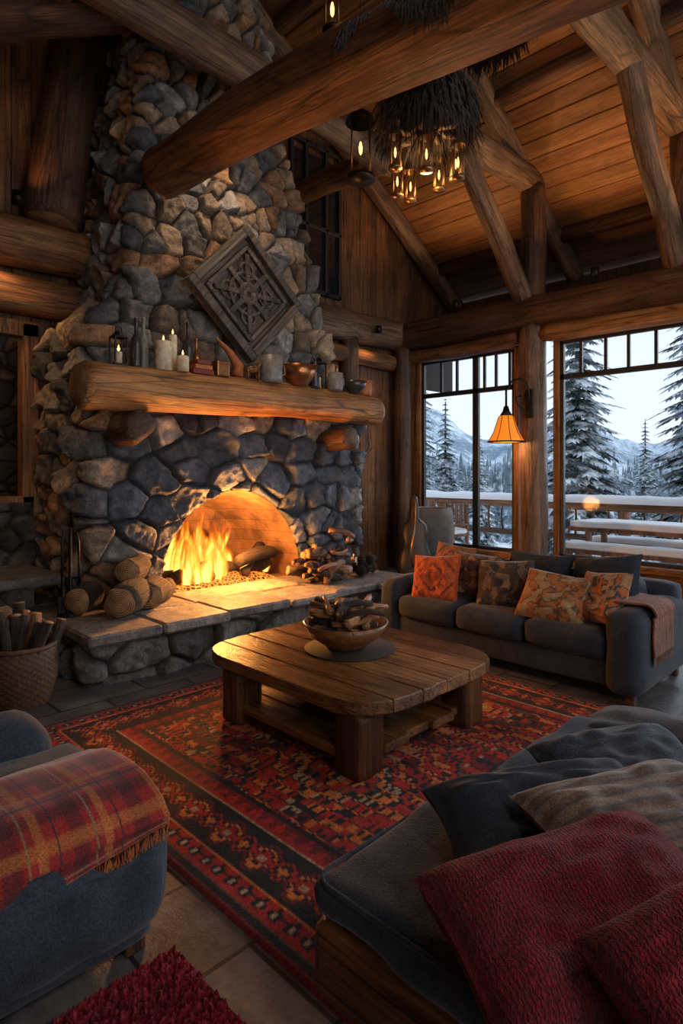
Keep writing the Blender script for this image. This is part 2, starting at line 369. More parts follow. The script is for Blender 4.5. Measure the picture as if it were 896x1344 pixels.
# ------------------------------------------------------------------ stone sweep
def stone_sweep(name,pathf,z0,z1,res,sp,colf,amp=.07,seed=1,hole=None,parent=None,zs=1.25):
    rs=np.random.RandomState(seed)
    P0=np.array(pathf(z0),float); P1=np.array(pathf(z1),float)
    segl=np.maximum(np.linalg.norm(np.diff(P0,axis=0),axis=1),np.linalg.norm(np.diff(P1,axis=0),axis=1))
    cnt=[max(2,int(l/res)) for l in segl]
    nz=int((z1-z0)/res)+1
    def row(z):
        P=np.array(pathf(z),float); out=[]
        for k,c in enumerate(cnt):
            tt=np.linspace(0,1,c,endpoint=False)[:,None]; out.append(P[k]*(1-tt)+P[k+1]*tt)
        out.append(P[-1:]); R=np.vstack(out)
        for _ in range(9):
            R[1:-1]=(R[:-2]+R[1:-1]*2+R[2:])/4
        return R
    Z=np.linspace(z0,z1,nz); G=np.zeros((nz,sum(cnt)+1,3))
    for j,z in enumerate(Z): G[j,:,:2]=row(z); G[j,:,2]=z
    ns=G.shape[1]
    du=np.gradient(G,axis=1); dv=np.gradient(G,axis=0); N=np.cross(du,dv); N/=np.linalg.norm(N,axis=2,keepdims=True)+1e-9
    seeds=[];z=z0-sp[1]*.3
    while z<z1+sp[1]:
        s=rs.uniform(0,sp[0]); 
        while s<segl.sum():
            jz=z+rs.uniform(-.38,.38)*sp[1]; jj=int(np.clip((jz-z0)/(z1-z0)*(nz-1),0,nz-1)); ii=int(np.clip(s/segl.sum()*(ns-1),0,ns-1))
            p=G[jj,ii].copy(); p[2]=jz; seeds.append(p); s+=sp[0]*rs.uniform(.4,1.7)
        z+=sp[1]*rs.uniform(.65,1.25)
    seeds=np.array(seeds); n=len(seeds)
    kd=kdtree.KDTree(n)
    for i,p in enumerate(seeds): kd.insert((p[0],p[1],p[2]*zs),i)
    kd.balance()
    off=rs.uniform(-.5,1,n)*amp*.7; tilt=rs.normal(0,.22,(n,3)); cols=np.array([colf(p,rs) for p in seeds])
    V=G.reshape(-1,3).copy(); NN=N.reshape(-1,3); C=np.zeros((len(V),3))
    ins=np.zeros(len(V),bool)
    if hole:
        cx,zb,a,b,yc=hole
        val=((V[:,0]-cx)/a)**2+((V[:,2]-zb)/b)**2
        ins=(val<1)&(V[:,2]>=zb)&(np.abs(V[:,1]-yc)<.15)
    for i in range(len(V)):
        p=V[i]
        if hole and ins[i]:
            k=1/math.sqrt(max(val[i],1e-4))
            if k<1.6:
                V[i,0]=cx+(p[0]-cx)*k; V[i,2]=zb+(p[2]-zb)*k
            C[i]=(.02,.02,.02); continue
        q=Vector((p[0],p[1],p[2]*zs))
        w=mnoise.noise_vector(q*3.0)*.04+mnoise.noise_vector(q*12)*.014
        qw=q+w
        r=kd.find_n(qw,5); c0,i0,d0=r[0]; e=9
        for c1,i1,d1 in r[1:]:
            dd=(c1-c0).length
            if dd>1e-5: e=min(e,(d1*d1-d0*d0)/(2*dd))
        t_=min(1,max(0,(e-.005)/.036)); s_=max(0,1-(1-t_)**2.4)
        dl=p-seeds[i0]
        rg=1-abs(mnoise.noise(q*5+Vector((i0*.37,0,0))))*2
        h=s_*(amp+off[i0]+float(dl@tilt[i0]))+s_*(.028*mnoise.noise(q*6)+.018*rg+.018*mnoise.noise(q*17)+.009*mnoise.noise(q*40))
        V[i]=p+NN[i]*h
        m=min(1,max(0,(e-.003)/.010))
        C[i]=np.array((.018,.017,.016))*(1-m)+cols[i0]*m*(.5+.5*s_)
    F=gridfaces(ns,nz)
    if hole: F=[f for f in F if not (ins[f[0]] and ins[f[1]] and ins[f[2]] and ins[f[3]])]
    return mesh(name,V,F,M['stone'],parent,True,C)
def slabs(name,x,y,z,nx,ny,seed,parent=None,colb=(.13,.12,.115)):
    rs=random.Random(seed); xs=[x[0]+(x[1]-x[0])*i/nx+(rs.uniform(-.1,.1) if 0<i<nx else 0) for i in range(nx+1)]
    B=[];C=[]
    for i in range(nx):
        ys=[y[0]+rs.uniform(-.05,.03)]+[y[0]+(y[1]-y[0])*j/ny+rs.uniform(-.08,.08) for j in range(1,ny)]+[y[1]]
        for j in range(ny):
            g=.008; dz=rs.uniform(-.012,.008); sk=rs.uniform(-.04,.04)
            a,b,c,d=xs[i]+g,xs[i+1]-g,ys[j]+g,ys[j+1]-g
            lo=[(a,c+sk*.4,z[0]),(b,c-sk*.4,z[0]),(a+sk*.3,d,z[0]),(b+sk*.3,d,z[0])]
            hi=[(p[0],p[1],z[1]+dz) for p in lo]; B.append(lo+hi)
            k=rs.uniform(.7,1.4); C.append(tuple(q*k for q in colb))
    return multibox(name,B,M['stone'],parent,C,bev=.018)
# ------------------------------------------------------------------ constants
XW=8.12; YF=6.7; RX=3.7
def roofz(X): 
    return 5.8-.65*(X-XW) if X>=RX else 5.8-.65*(RX-XW)-.65*(RX-X)
XL=-1.6; YB=-2.2
# ------------------------------------------------------------------ room shell
mesh('floor',[(XL-.2,YB-.2,0),(XW+.1,YB-.2,0),(XW+.1,YF+.1,0),(XL-.2,YF+.1,0)],[(0,1,2,3)],M['floor_slate'],smooth=False)
B=[];C=[];w=.25
for side in (1,-1):
    X=RX; xe=9.7 if side>0 else XL-.3
    ux=w/math.sqrt(1+.65**2)
    while (X<xe if side>0 else X>xe):
        Xn=X+side*(ux-.014)
        z0,z1=roofz(X),roofz(Xn); th=.04
        B.append([(X,YB-.2,z0),(Xn,YB-.2,z1),(X,YF+.3,z0),(Xn,YF+.3,z1),(X,YB-.2,z0+th),(Xn,YB-.2,z1+th),(X,YF+.3,z0+th),(Xn,YF+.3,z1+th)])
        k=random.uniform(.6,1.25); C.append((k,k*random.uniform(.92,1.05),k*random.uniform(.85,1.05))); X+=side*ux
multibox('ceiling',B,M['plank_ceil'],None,C,.008)
mesh('roof',[(RX,YB-.3,roofz(RX)+.06),(RX,YF+.4,roofz(RX)+.06),(9.8,YF+.4,roofz(9.8)+.06),(9.8,YB-.3,roofz(9.8)+.06),(XL-.4,YF+.4,roofz(XL-.4)+.06),(XL-.4,YB-.3,roofz(XL-.4)+.06)],[(0,1,2,3),(0,5,4,1)],M['leather'],smooth=False)
B=[];C=[];X=XL-.2
while X<9.7:
    X2=min(X+.19,9.72); t1=roofz(X)+.02; t2=roofz(X2)+.02
    yy=YF+random.uniform(0,.012); k=random.uniform(.6,1.25); cc=(k,k*.97,k*.93)
    def bd(za,zb1,zb2):
        B.append([(X,yy,za),(X2-.008,yy,za),(X,YF+.06,za),(X2-.008,YF+.06,za),(X,yy,zb1),(X2-.008,yy,zb2),(X,YF+.06,zb1),(X2-.008,YF+.06,zb2)]); C.append(cc)
    if .3<X<2.1: bd(0,1.3,1.3); bd(3.08,t1,t2)
    elif X>XW: bd(3.9,t1,t2)
    else: bd(0,t1,t2)
    X+=.19
multibox('wall_fireplace',B,M['board_wall'],None,C,.005)
mesh('wall_fireplace_back',[(XL-.3,YF+.08,3.1),(9.8,YF+.08,3.1),(9.8,YF+.08,roofz(9.8)),(RX,YF+.08,roofz(RX)+.1),(XL-.3,YF+.08,roofz(XL-.3)),(2.4,YF+.08,3.1),(2.4,YF+.08,0),(XW+.05,YF+.08,0),(XW+.05,YF+.08,3.1)],[(0,1,2,3,4),(5,6,7,8)],M['plaster_dark'],smooth=False)
B=[];C=[]
Y=YB
while Y<YF:
    k=random.uniform(.6,1.2)
    B.append(((XL-.06,XL),(Y,Y+.19),(0,roofz(XL)+.03))); C.append((k,k,k))
    Y+=.198
multibox('wall_left',B,M['board_wall'],None,C,.004)
OPEN=[(-1.0,1.1),(1.5,3.5),(3.9,5.9),(6.3,7.9)]  # unseen back-wall openings, added to let sky light into the room
B=[];C=[];X=XL-.1
while X<9.7:
    X2=X+.19; zb=0 if X<XW else 3.9
    inside=any(a<=X+.095<=b for a,b in OPEN); segs_=[(zb,.5),(3.5,4.1)] if inside else [(zb,4.1)]
    if zb>0: segs_=[(3.9,4.1)]
    up_in=.6<X+.095<6.8  # upper gable left open as an added daylight inlet
    for (a,b) in segs_: B.append(((X,X2),(YB-.06,YB),(a,b))); k=random.uniform(.6,1.2); C.append((k,k,k))
    za=4.1; 
    if up_in:
        zt=min(roofz(X),roofz(X2))-.45
        B.append([(X,YB-.06,zt),(X2,YB-.06,zt),(X,YB,zt),(X2,YB,zt),(X,YB-.06,roofz(X)),(X2,YB-.06,roofz(X2)),(X,YB,roofz(X)),(X2,YB,roofz(X2))]); C.append((.9,.9,.9))
    else:
        B.append([(X,YB-.06,za),(X2,YB-.06,za),(X,YB,za),(X2,YB,za),(X,YB-.06,roofz(X)),(X2,YB-.06,roofz(X2)),(X,YB,roofz(X)),(X2,YB,roofz(X2))]); C.append((.9,.9,.9))
    X+=.198
multibox('wall_back',B,M['board_wall'],None,C,.004)
for k,(a,b) in enumerate(OPEN):
    e=empty('window_%d'%(k+6),((a+b)/2,YB,2))  # windows added behind the camera for the daylight they admit
    for q,(x0,x1,z0,z1) in enumerate(((a-.06,a+.06,.5,3.5),(b-.06,b+.06,.5,3.5),(a,b,.45,.58),(a,b,3.42,3.54))): box('frame_%d'%q,(x0,x1),(YB-.08,YB+.05),(z0,z1),M['frame_wood'],e)
    box('mullion',((a+b)/2-.03,(a+b)/2+.03),(YB-.04,YB),(.58,3.42),M['black_frame'],e,.004); box('transom',(a,b),(YB-.04,YB),(2.85,2.91),M['black_frame'],e,.004)
e=empty('window_10',(3.7,YB,5.5))  # unseen gable opening, added to light the upper chimney and ceiling
for k,x in enumerate((.6,2.1,3.7,5.3,6.8)): log('gable_post_%d'%k,(x,YB,4.0),(x,YB,roofz(x)-.3),.09,.09,M['log_warm'],e,seed=500+k)
log('gable_tie',(XL,YB,4.0),(XW,YB,4.0),.14,.14,M['log_warm'],e,seed=510)
box('wall_window',(XW,XW+.16),(YB,YF),(0,.34),M['frame_wood_y'])
multibox('wall_eave',[((XW+.26,9.75),(YB-.1,YF+.05),(4.0,4.06)),((9.62,9.68),(YB-.1,YF+.05),(4.06,4.75))],M['board_wall'],None,[(.8,.8,.8)]*2)
hall=empty('wall_hall',(1.2,7.4,1.5))
t=NT('hall_stone'); co=t.coord((1,1,1.4),False); vz=t.n('TexVoronoi'); t.l(co,vz.inputs['Vector']); vz.inputs['Scale'].default_value=3.2
ve=t.n('TexVoronoi',feature='DISTANCE_TO_EDGE'); t.l(co,ve.inputs['Vector']); ve.inputs['Scale'].default_value=3.2
M['hall_stone']=t.finish(t.mix(t.math('MULTIPLY',ve.outputs['Distance'],9,True),(.01,.01,.01),t.ramp(vz.outputs['Color'],[(.2,(.06,.06,.07)),(.8,(.2,.16,.13))])),.8,ve.outputs['Distance'],.8,.05)
for nm,b in (('back',((-.6,3.2),(8.2,8.3),(0,4))),('side_l',((-.7,-.6),(YF+.08,8.3),(0,4))),('side_r',((3.1,3.2),(YF+.08,8.3),(0,4))),('top',((-.7,3.2),(YF+.08,8.3),(3.9,4))),('bottom',((-.7,3.2),(YF+.08,8.3),(-.1,0)))):
    box(nm,*b,M['hall_stone'],hall,bev=0)
# ------------------------------------------------------------------ chimney
def L(z,pts):
    for (a,va),(b,vb) in zip(pts,pts[1:]):
        if z<=b: 
            k=(z-a)/(b-a); k=max(0,k); return va+(vb-va)*k
    return pts[-1][1]
def chim(z):
    xl=L(z,[(0,2.26),(2.95,2.30),(3.3,2.64),(6.5,3.05),(8.6,3.25)])
    xr=L(z,[(0,5.7),(2.2,5.68),(2.6,5.38),(6.3,4.42),(8.6,4.1)])
    yf=L(z,[(0,5.4),(2.3,5.4),(2.55,5.5),(8.6,5.8)])
    return [(xl,YF),(xl,yf),(xr,yf),(xr,YF)]
def ccol(p,rs):
    low=p[2]<2.15 and abs(p[1]-5.4)<.12 and p[0]>2.5
    if low:
        b=np.array((.085,.102,.132))*rs.uniform(.4,1.6)
        if rs.rand()<.18: b=np.array((.25,.235,.22))*rs.uniform(.8,1.3)
    else:
        r=rs.rand()
        if r<.42: b=np.array((.32,.235,.165))*rs.uniform(.6,1.4)
        elif r<.76: b=np.array((.25,.24,.235))*rs.uniform(.5,1.5)
        elif r<.92: b=np.array((.34,.19,.105))*rs.uniform(.6,1.3)
        else: b=np.array((.10,.105,.12))*rs.uniform(.7,1.3)
    return b
HOLE=(3.785,.36,.905,1.05,5.4)
fp=empty('fireplace',(3.9,5.6,0))
stone_sweep('chimney',chim,0,8.6,.018,(.34,.25),ccol,.07,3,HOLE,fp)
hz=.34
stone_sweep('hearth_wall',lambda z:[(1.9,6.6),(1.9,4.5),(5.55,4.5),(5.55,5.5)],0,hz,.016,(.34,.2),lambda p,rs:np.array((.15,.145,.14))*rs.uniform(.5,1.5),.045,5,None,fp)
slabs('hearth_slabs',(1.80,5.65),(4.36,5.45),(hz-.01,hz+.07),6,2,4,fp,(.23,.20,.18))
slabs('hearth_slabs_left',(1.80,2.30),(5.42,6.65),(hz-.01,hz+.06),1,3,9,fp)
V=[];n=28
for y,k in ((5.37,1.0),(5.5,.99),(5.9,.92),(6.25,.82)):
    for i in range(n+1):
        a=math.pi*i/n; V.append((HOLE[0]+.905*k*math.cos(a),y,.36+1.05*k*math.sin(a)))
F=gridfaces(n+1,4); b0=3*(n+1); F.append(tuple(range(b0,b0+n+1)))
mesh('firebox_lining',V,F,M['firebrick'],fp,False)
mesh('firebox_floor',[(2.9,5.3,.395),(4.68,5.3,.395),(4.6,6.3,.395),(2.98,6.3,.395)],[(0,1,2,3)],M['firebrick'],fp,False)
V=[];nn=40
for j in range(nn):
    for i in range(nn):
        u=i/(nn-1)*2-1;v=j/(nn-1)*2-1; h=max(0,(1-u*u)*(1-v*v))
        V.append((3.75+.66*u,5.75+.28*v,.40+.09*h**.5+.03*mnoise.noise(Vector((u*7,v*4,1)))*h**.3))
mesh('ember_bed',V,gridfaces(nn,nn),M['embers'],fp)
fl=empty('burning_firewood',(3.8,5.7,.5))
for k,(a,b,r) in enumerate([((3.2,5.62,.50),(4.05,5.82,.52),.075),((3.45,5.9,.52),(4.45,5.66,.55),.08),((3.55,5.55,.47),(3.95,5.95,.66),.06),((4.0,5.52,.48),(4.5,5.88,.72),.065),((3.1,5.85,.5),(3.6,5.6,.62),.06),((3.9,5.5,.62),(4.48,5.62,.68),.07)]):
    log('log_%d'%k,a,b,r,r,[M['char'],M['char']],fl,seed=k,segs=12,step=.06,rough=.2)
fm=empty('flames',(3.7,5.7,.5)); rs=random.Random(4)
def flame(k,x,y,z,w,h,rot):
    nu,nv=13,30; V=[];C=[]; ph=rs.random()*6.28; am=rs.uniform(.05,.12)*h/.5
    for j in range(nv):
        v=j/(nv-1); ww=w*(math.sin(math.pi*min(1,(v*.92+.10)))**.7)*(1-v)**.35
        ox=am*math.sin(v*4.5+ph)*v; oy=.05*math.sin(v*4+ph*2)*v
        for i in range(nu):
            u=i/(nu-1); lx=(u-.5)*ww+ox; ly=oy+.03*math.sin(u*3.1+ph)
            V.append((lx*math.cos(rot)-ly*math.sin(rot),lx*math.sin(rot)+ly*math.cos(rot),v*h))
            q=(1-abs(2*u-1)**1.8)*(1-v**1.5*.85); C.append((q,v,0))
    mesh('flame_%d'%k,V,gridfaces(nu,nv),M['flame'],fm,True,C,Matrix.Translation((x,y,z)))
for k in range(34):
    x=rs.gauss(3.60,.30); x=max(3.05,min(4.4,x)); hh=rs.uniform(.55,.9)*max(.3,1-abs(x-3.5)*.85)*1.25
    flame(k,x,rs.uniform(5.5,5.9),.44,rs.uniform(.16,.32),hh,rs.uniform(-1.28,.5)*.6)
mt=empty('mantel',(3.8,5.1,2.3))
log('mantel_log',(1.98,4.98,2.31),(5.72,5.12,2.36),.195,.175,M['log_gold'],mt,seed=11,segs=40,step=.06,rough=.06,knots=10)
for k,x in enumerate((2.5,5.1)):
    log('corbel_%d'%k,(x,4.93,2.0),(x+.02,5.55,1.97),.14,.14,[M['log_dark'],M['log_dark']],mt,seed=21+k,segs=9,rough=.3,step=.04)
lg=empty('stone_ledge',(.8,6.1,0))
stone_sweep('ledge_wall',lambda z:[(-1.5,5.72),(1.88,5.72)],0,.60,.022,(.3,.18),lambda p,rs:np.array((.12,.11,.10))*rs.uniform(.5,1.4),.05,8,None,lg)
slabs('ledge_slabs',(-1.5,2.12),(5.62,6.62),(.6,.68),5,2,6,lg)
stone_sweep('wainscot',lambda z:[(-1.55,6.66),(2.3,6.66)],.6,1.3,.022,(.3,.2),lambda p,rs:np.array((.12,.11,.10))*rs.uniform(.5,1.5),.05,12,None,lg)
# ------------------------------------------------------------------ windows
def window_x(name,y0,y1,z0,z1,mull,small,tz):
    e=empty(name,(XW+.05,(y0+y1)/2,(z0+z1)/2)); x0,x1=XW-.04,XW+.12; f=.085
    box('frame_near',(x0,x1),(y0,y0+f),(z0,z1),M['frame_wood'],e)
    box('frame_far',(x0,x1),(y1-f,y1),(z0,z1),M['frame_wood'],e)
    box('sill',(x0-.08,x1+.03),(y0,y1),(z0,z0+f),M['frame_wood_y'],e)
    box('head',(x0,x1),(y0,y1),(z1-f,z1),M['frame_wood_y'],e)
    xb0,xb1=XW,XW+.06
    box('transom',(xb0,xb1),(y0+f,y1-f),(tz-.035,tz+.035),M['black_frame'],e,.004)
    for k,y in enumerate(mull): box('mullion_%d'%k,(xb0,xb1),(y-.05,y+.05),(z0+f,z1-f),M['black_frame'],e,.004)
    for k,y in enumerate(small): box('muntin_%d'%k,(xb0+.01,xb1-.01),(y-.02,y+.02),(tz,z1-f),M['black_frame'],e,.004)
    for k,(a,b,c,d) in enumerate(((y0+f,y0+f+.05,z0+f,z1-f),(y1-f-.05,y1-f,z0+f,z1-f),(y0+f,y1-f,z0+f,z0+f+.05),(y0+f,y1-f,z1-f-.04,z1-f))):
        box('sash_%d'%k,(xb0,xb1),(a,b),(c,d),M['black_frame'],e,.004)
    mesh('glass_pane',[(XW+.03,y0+f,z0+f),(XW+.03,y1-f,z0+f),(XW+.03,y1-f,z1-f),(XW+.03,y0+f,z1-f)],[(0,1,2,3)],M['glass'],e,False)
window_x('window_1',4.44,6.32,.34,3.5,[5.2],[4.62,4.85,5.05,5.55,5.85],2.86)
window_x('window_2',1.2,3.92,.34,3.5,[],[3.55,3.22,2.93,2.6,2.2,1.7],2.92)
window_x('window_3',-2.1,.8,.34,3.5,[-.6],[.4,-.1,-1,-1.5],2.92)
box('trim_1',(XW-.02,XW+.14),(YB,YF),(3.5,4.05),M['frame_wood_y'])
box('trim_2',(XW-.03,XW+.13),(6.3,YF),(.3,3.6),M['frame_wood'])
e=empty('window_4',(1.2,YF,2.2))
for k,(a,b,c,d) in enumerate(((2.08,2.24,1.25,3.12),(.26,.42,1.25,3.12),(.26,2.24,2.98,3.14),(.26,2.24,1.22,1.36))):
    box('frame_%d'%k,(a,b),(YF-.06,YF+.1),(c,d),M['frame_wood'],e)
box('mullion',(1.2,1.27),(YF,YF+.06),(1.3,3.0),M['black_frame'],e)
mesh('glass_pane',[(.4,YF+.03,1.3),(2.1,YF+.03,1.3),(2.1,YF+.03,3),(.4,YF+.03,3)],[(0,1,2,3)],M['glass'],e,False)
e=empty('window_5',(6.1,YF,5.2))
mesh('glass_pane',[(5.65,YF-.02,4.3),(6.6,YF-.02,4.3),(6.6,YF-.02,6.3),(5.65,YF-.02,6.3)],[(0,1,2,3)],M['dark_glass'],e,False)
for k,x in enumerate((5.62,5.9,6.3,6.58)): box('mullion_%d'%k,(x,x+.06),(YF-.07,YF),(4.25,6.45),M['black_frame'],e)
for k,z in enumerate((4.25,5.2,6.4)): box('rail_%d'%k,(5.62,6.64),(YF-.07,YF),(z,z+.06),M['black_frame'],e)
# ------------------------------------------------------------------ logs / timber frame
tf=empty('timber_frame',(5,4,4.5))
def TL(nm,a,b,r0,r1,m,s,**k): return log(nm,a,b,r0,r1,M[m],tf,seed=s,step=.1,**k)
TL('wall_plate',(XW-.12,YF,3.86),(XW-.12,YB,3.86),.235,.235,'log_dark',1,knots=12)
TL('header_log',(XW-.14,4.0,3.52),(XW-.14,YB,3.54),.12,.12,'log_gold',2,knots=6)
TL('header_log_far',(XW-.14,YF,3.52),(XW-.14,4.4,3.52),.11,.11,'log_warm',3)
TL('gable_plate',(5.2,YF-.15,3.88),(XW+.1,YF-.15,3.88),.235,.235,'log_grey',4,knots=8)
TL('gable_plate_low',(5.3,YF-.1,3.4),(XW,YF-.1,3.4),.13,.13,'log_warm',5)
TL('gable_plate_left',(XL,YF-.15,3.88),(2.75,YF-.15,3.90),.24,.24,'log_warm',6,knots=8)
TL('gable_low_left',(XL,YF-.13,3.36),(2.62,YF-.13,3.36),.2,.2,'log_warm',7,knots=5)
TL('post_window',(XW-.12,4.18,0),(XW-.12,4.18,3.66),.20,.19,'log_grey',8,knots=8)
TL('post_corner',(XW-.2,YF-.22,0),(XW-.2,YF-.22,3.7),.15,.14,'log_dark',9)
TL('post_near',(XW-.12,1.0,0),(XW-.12,1.0,3.66),.20,.19,'log_grey',10)
TL('post_wall',(6.75,YF-.14,0),(6.75,YF-.14,3.7),.15,.14,'log_dark',12)
for k,Y in enumerate((4.26,2.3,.2)):
    TL('tie_beam_%d'%k,(4.35 if k==0 else 3.9,Y,5.72),(8.35,Y,5.78),.19,.17,'log_grey',30+k,knots=10)
    TL('queen_post_%d'%k,(XW-.02,Y-.02,4.02),(XW-.02,Y-.02,5.7),.18,.17,'log_dark',40+k)
    TL('brace_%d'%k,(XW-.15,Y+.02,4.05),(6.3,Y,5.75),.14,.13,'log_grey',50+k)
    TL('rafter_%d'%k,(9.55,Y,roofz(9.55)-.14),(RX,Y,roofz(RX)-.16),.14,.13,'log_grey',60+k)
    TL('rafter_left_%d'%k,(XL,Y,roofz(XL)-.14),(RX,Y,roofz(RX)-.16),.14,.13,'log_dark',70+k)
TL('rafter_gable',(9.55,YF-.2,roofz(9.55)-.2),(RX,YF-.2,roofz(RX)-.2),.15,.14,'log_grey',80)
for k,X in enumerate((5.2,7.0,8.9)): TL('purlin_%d'%k,(X,YF,roofz(X)-.1),(X,YB,roofz(X)-.1),.11,.11,'log_dark',90+k)
TL('ridge_log',(RX,YF,roofz(RX)-.25),(RX,YB,roofz(RX)-.25),.2,.2,'log_dark',95)
TL('cross_beam',(2.88,5.32,4.46),(3.16,.2,4.16),.235,.27,'log_warm',96,knots=12,bend=.05)
TL('collar_beam',(1.6,5.1,5.78),(5.9,5.0,5.52),.2,.19,'log_grey',97,knots=10,bend=.05)
TL('collar_support',(5.75,5.0,5.5),(5.75,YF,5.6),.16,.15,'log_warm',98)
TL('upright_left',(2.25,6.4,4.1),(2.75,6.5,7.7),.27,.24,'log_dark',99,bend=.08)
TL('upright_left_b',(1.35,6.45,4.1),(1.9,6.5,7.4),.22,.2,'log_dark',100,bend=.06)
TL('strut_left',(.9,5.4,4.9),(3.0,5.75,6.3),.2,.18,'log_dark',101)
TL('tie_left',(XL,5.0,5.4),(2.0,5.2,5.7),.2,.18,'log_dark',102)
# ------------------------------------------------------------------ carved diamond panel
dp=empty('carved_diamond_panel',(3.83,5.3,3.48))
cz=3.47; cx=3.83; mw=Matrix.Translation((cx,5.24,cz))@Matrix.Rotation(math.radians(-4),4,'X')@Matrix.Rotation(math.radians(45),4,'Y')
s=.52
box('backing',(-s+.02,s-.02),(0,.05),(-s+.02,s-.02),M['driftwood'],dp,.005,mw)
for k,(a,b,c,d) in enumerate(((-s,s,s-.09,s),(-s,s,-s,-s+.09),(-s,-s+.09,-s+.09,s-.09),(s-.09,s,-s+.09,s-.09))): box('frame_%d'%k,(a,b),(-.07,.05),(c,d),M['driftwood'],dp,.012,mw)
for k,(a,b,c,d) in enumerate(((-.36,.36,.33,.37),(-.36,.36,-.37,-.33),(-.37,-.33,-.33,.33),(.33,.37,-.33,.33))): box('inner_frame_%d'%k,(a,b),(-.045,.03),(c,d),M['driftwood'],dp,.008,mw)
for k,r in enumerate((0,45,90,135)):
    m2=mw@Matrix.Rotation(math.radians(r),4,'Y'); l=.33 if r%90==0 else .42
    box('ray_%d'%k,(-l,l),(-.045,.03),(-.026,.026),M['driftwood'],dp,.008,m2)
def ringpts(r,y,n=28): return [tuple(mw@Vector((r*math.cos(a/n*6.28318),y,r*math.sin(a/n*6.28318)))) for a in range(n)]
tube('ring_inner',ringpts(.1,-.03),.024,M['driftwood'],dp,8,True); tube('ring_outer',ringpts(.22,-.02),.02,M['driftwood'],dp,8,True)
for q in range(4):
    a=q*math.pi/2+math.pi/4; pts=[tuple(mw@Vector((.24*math.cos(a)+.09*math.cos(b/14*6.28),-.015,.24*math.sin(a)+.09*math.sin(b/14*6.28)))) for b in range(14)]
    tube('leaf_%d'%q,pts,.016,M['driftwood'],dp,6,True)
# ------------------------------------------------------------------ mantel items
def mz(x): return 2.51+(x-2)/3.7*.03
def bottle(name,x,y,h,r,mat,z=None):
    z=mz(x) if z is None else z
    lathe(name,[(0,0),(r,0),(r*1.02,h*.1),(r,h*.5),(r*.9,h*.58),(r*.35,h*.7),(r*.3,h*.95),(r*.38,h*.96),(r*.38,h),(0,h)],(x,y,z),M[mat],segs=20)
def candle(name,x,y,h,r,z=None,lit=True):
    z=mz(x) if z is None else z
    e=empty(name,(x,y,z)); lathe('wax',[(0,0),(r,0),(r,h*.97),(r*.9,h),(r*.5,h*.985),(0,h*.98)],(x,y,z),M['wax'],e,20)
    tube('wick',[(x,y,z+h*.97),(x,y,z+h+.012)],.002,M['iron'],e,6)
    if lit: lathe('candle_flame',[(0,0),(.007,.008),(.009,.018),(.004,.035),(0,.05)],(x,y,z+h+.008),M['candle_flame'],e,10)
def mug(name,x,y,h,r,mat):
    z=mz(x); e=empty(name,(x,y,z)); lathe('body',[(0,0),(r*.9,0),(r,h*.1),(r,h),(r*.92,h),(r*.9,h*.1),(0,h*.08)],(x,y,z),M[mat],e,24)
    tube('handle',[(x+r*.95,y,z+h*.8),(x+r*1.5,y,z+h*.7),(x+r*1.55,y,z+h*.4),(x+r*.95,y,z+h*.22)],.008,M[mat],e,8)
def bowl(name,x,y,z,r,h,mat,parent=None): return lathe(name,[(0,0),(r*.45,0),(r*.5,.02),(r*.8,h*.45),(r,h),(r*.95,h),(r*.75,h*.5),(r*.4,.05),(0,.045)],(x,y,z),M[mat],parent,40)
def tlantern(name,x,y,h,w,z=None):
    z=mz(x) if z is None else z; e=empty(name,(x,y,z)); a=w/2
    box('base',(x-a,x+a),(y-a,y+a),(z,z+.025),M['iron'],e,.004); box('top',(x-a,x+a),(y-a,y+a),(z+h*.72,z+h*.76),M['iron'],e,.004)
    lathe('roof',[(a*1.1,0),(a*.5,h*.12),(0,h*.15)],(x,y,z+h*.76),M['iron'],e,4)
    for sx_ in (-1,1):
        for sy_ in (-1,1): box('post_%d%d'%(sx_,sy_),(x+sx_*a*.9-.006,x+sx_*a*.9+.006),(y+sy_*a*.9-.006,y+sy_*a*.9+.006),(z+.02,z+h*.73),M['iron'],e,.001)
    tube('ring',[(x+.03*math.cos(q/12*6.283),y,z+h*.93+.03*math.sin(q/12*6.283)) for q in range(12)],.004,M['iron'],e,6,True)
    lathe('wax',[(0,0),(a*.5,0),(a*.5,h*.3),(0,h*.3)],(x,y,z+.025),M['wax'],e,14); lathe('candle_flame',[(0,0),(.01,.01),(.012,.022),(.005,.045),(0,.06)],(x,y,z+.03+h*.3),M['candle_flame'],e,10)
bottle('wine_bottle',2.55,5.14,.46,.05,'ceramic_dark'); bottle('wine_bottle',2.66,5.22,.50,.045,'ceramic_grey')
candle('pillar_candle',2.74,5.0,.26,.075); candle('pillar_candle',2.90,5.12,.36,.04)
bottle('oil_bottle',3.06,5.12,.50,.05,'ceramic_dark'); candle('pillar_candle',2.90,4.94,.14,.055); bottle('oil_bottle',3.2,5.2,.38,.04,'copper')
e=empty('book_stack',(3.0,5.02,2.53))
for k in range(3): box('book_%d'%k,(3.0+.02*k,3.22-.015*k),(4.92,5.06),(mz(3)+k*.045,mz(3)+k*.045+.042),M['terracotta' if k%2 else 'book_red'],e,.004)
box('tin_box',(3.26,3.40),(4.92,5.06),(mz(3.2),mz(3.2)+.15),M['copper'],None,.01)
tlantern('candle_lantern',4.72,5.1,.42,.14); tlantern('candle_lantern',2.36,5.08,.34,.12)
mug('metal_mug',3.93,4.96,.27,.12,'ceramic_grey')
bowl('copper_bowl',4.33,4.98,mz(4.3),.20,.22,'copper')
mug('stone_mug',4.12,5.18,.24,.08,'terracotta')
